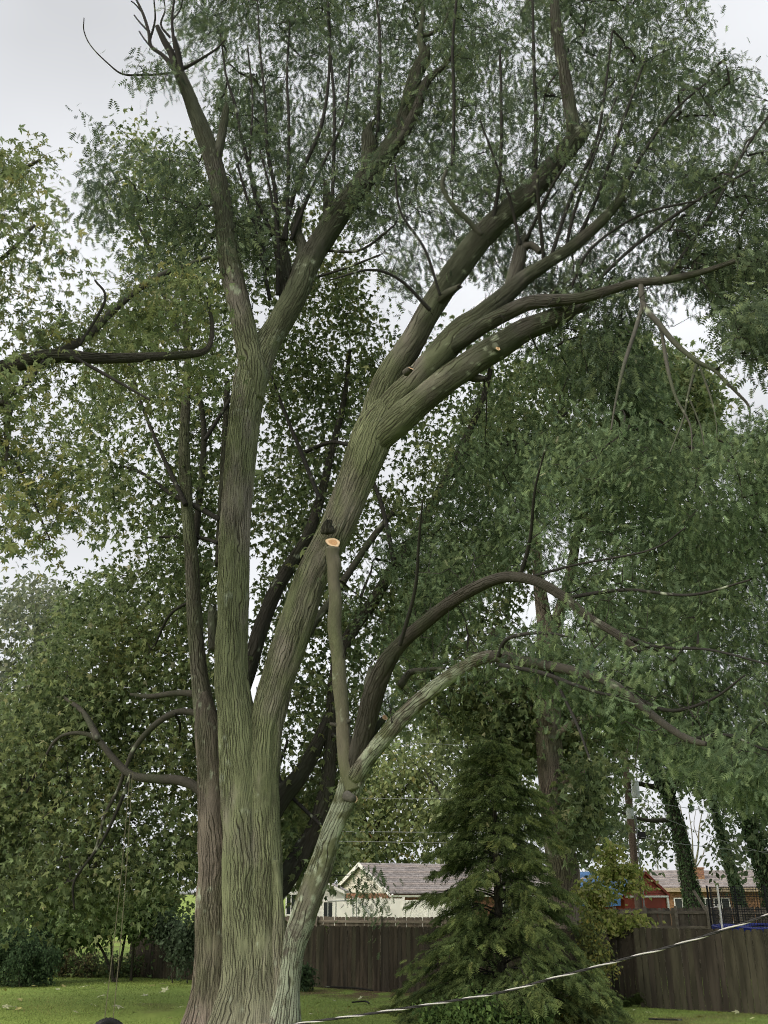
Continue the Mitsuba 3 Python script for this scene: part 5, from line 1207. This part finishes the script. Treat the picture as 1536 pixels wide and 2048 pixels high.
v[:, 0], v[:, 1] = rad * np.cos(ang), rad * np.sin(ang)
Rm = trimesh.transformations.rotation_matrix(math.radians(28), [0, 0, 1]) @ trimesh.transformations.rotation_matrix(math.radians(90), [1, 0, 0])
v = v @ Rm[:3, :3].T + tc
put('tyre', (v, np.array(ty.faces)), 'black_rubber', ts, smooth=30)
hang = at(262, 1550, 18.75)[0]
for dx in (-0.075, 0.075):
    q0, q1 = tc + [dx, 0, 0.33], hang + [dx * 0.3, 0, 0.05]
    u = np.linspace(0, 1, 24)[:, None]
    put('rope', tube(q0 * (1 - u) + q1 * u + np.sin(u * 3.1416) * [0.03, 0, 0], 0.007, 6), 'rope', ts)
lg = thing('sawn_log', 'pale topped sawn log standing at the foot of the mossy trunk', 'log')
lc = at(516, 2053, 19.2)[0]
rl = 0.40
th = np.arange(40) * 2 * np.pi / 40
prof_r = rl * (1 + 0.04 * np.sin(3 * th) + 0.03 * np.sin(5 * th + 1))
rows_ = np.linspace(0, lc[2] - 0.012, 6)
V = np.stack([np.stack([lc[0] + prof_r * np.cos(th), lc[1] + prof_r * np.sin(th), 0 * th + z], -1) for z in rows_]).reshape(-1, 3)
put('bark', (V, tri(quads(6, 40))), 'bark', lg, color=np.tile([0.12, 0.10, 0.08], (len(V), 1)) * (0.7 + 0.6 * meshkit.fbm(V * [25, 25, 4], 2)[:, None]), smooth=True)
V = np.vstack([[[lc[0], lc[1], lc[2]]], np.stack([lc[0] + prof_r * 0.97 * np.cos(th), lc[1] + prof_r * 0.97 * np.sin(th), 0 * th + lc[2]], -1), np.stack([lc[0] + prof_r * np.cos(th), lc[1] + prof_r * np.sin(th), 0 * th + lc[2] - 0.012], -1)])
j = np.arange(40)
put('sawn_top', (V, np.vstack([np.stack([0 * j, 1 + j, 1 + (j + 1) % 40], 1), tri(np.stack([1 + j, 41 + j, 41 + (j + 1) % 40, 1 + (j + 1) % 40], 1))])), 'tan_wood', lg, label='pale tan sawn face')

g = np.random.default_rng(77)
flat('pale_leaf', (0.60, 0.63, 0.38), 0.6, grain=0.35, scale=(9, 9, 9))
flat('yellow_leaf', (0.42, 0.40, 0.15), 0.6, grain=0.35, scale=(9, 9, 9))
spots = [(112, 1988), (166, 1981), (188, 1987), (36, 2004), (200, 2000), (330, 1989), (380, 2003), (184, 2017), (235, 2020), (43, 2023), (8, 2022), (320, 1974), (210, 1972), (125, 1979), (66, 1979), (250, 2007), (305, 1978), (326, 2001), (270, 2033), (342, 2042), (372, 1976), (30, 2021), (214, 2010), (290, 1999), (55, 2040),
         (634, 2012), (668, 2007), (700, 2022), (738, 2015), (620, 2034), (1270, 2025), (1228, 2032), (1296, 2030), (1345, 2043), (1438, 2031), (1476, 2030), (1500, 2045), (720, 2002), (650, 1999), (690, 2005), (1310, 2040), (1400, 2040), (90, 1992), (150, 2030), (360, 2022), (10, 1990), (283, 2015), (140, 2005)]
for i, (px, py) in enumerate(spots):
    c = ground_at(px, py)
    c[2] = ground_z(np.array(c[0]), np.array(c[1])) + 0.075
    tv, tf = MAP[0] if i % 3 else OVAL[1]
    big = 0.22 if i < 12 else g.uniform(0.09, 0.15)
    Vv = tv * big * [1, 1, 0.5]
    Rm = trimesh.transformations.euler_matrix(g.normal(0, 0.25), g.normal(0, 0.25), g.uniform(0, 6.28))[:3, :3]
    V = Vv @ Rm.T + c
    V = np.vstack([V, V - [0, 0, 0.004]])
    one('fallen_leaf', 'pale fallen leaf lying flat on the lawn', 'leaf', (V, np.vstack([tf, tf[:, ::-1] + len(tv)])), 'pale_leaf' if g.random() < 0.75 else 'yellow_leaf', group='pale leaves scattered on the lawn')
for pts, lab in (([(1298, 2044), (1330, 2045), (1365, 2046)], 'dark fallen twig on the grass near the right plank fence'), ([(704, 2010), (730, 2008), (738, 2012)], 'dark fallen twig on the bare soil by the plank fence'), ([(650, 1978), (700, 1980), (722, 1982), (745, 1986)], 'fallen branch lying along the foot of the plank fence')):
    P = np.array([ground_at(*p) for p in pts]) + [0, 0, 0.06]
    m_ = bark_tube(np.column_stack([P, np.full(len(P), 0.02)]), 'twig', 5, res=0.02, amp=0.003)
    one('fallen_twig', lab, 'twig', m_[0], 'bark', color=m_[1], smooth=True)
# arched fern like tuft at the foot of the right fence
g = np.random.default_rng(78)
c = ground_at(1275, 2012)
tt = thing('fallen_bough', 'arched clump of cut green conifer bough with a yellow tip, lying at the fence corner', 'branch')
B = np.array([c + [x, 0.1 * x, 0.05 + 0.22 * math.sin((x + 0.45) / 1.05 * 2.6)] for x in np.linspace(-0.45, 0.62, 10)])
m_ = bark_tube(np.column_stack([B, np.full(10, 0.012)]), 'twig', 6, res=0.02, amp=0.002)
put('stem', m_[0], 'bark', tt, color=m_[1], smooth=True)
n = 260
f = g.random(n) * 8.99
k_ = f.astype(int)
P = B[k_] + (B[k_ + 1 - (k_ == 9)] - B[k_]) * (f - k_)[:, None] + g.normal(0, 0.04, (n, 3))
col = np.where((f > 8.0)[:, None], np.array([0.30, 0.26, 0.06]), np.array([0.075, 0.105, 0.034])) * np.exp(g.normal(0, 0.2, (n, 1)))
mesh, c_ = leaves(P, np.array([0.6, -0.3, -0.5]) + unit(g, n) * 0.7, unit(g, n) * 0.5 + [0, 0, 1], g.uniform(0.12, 0.22, n), col, SPR)
put('needles', mesh, 'leaf', tt, color=c_, kind='stuff')
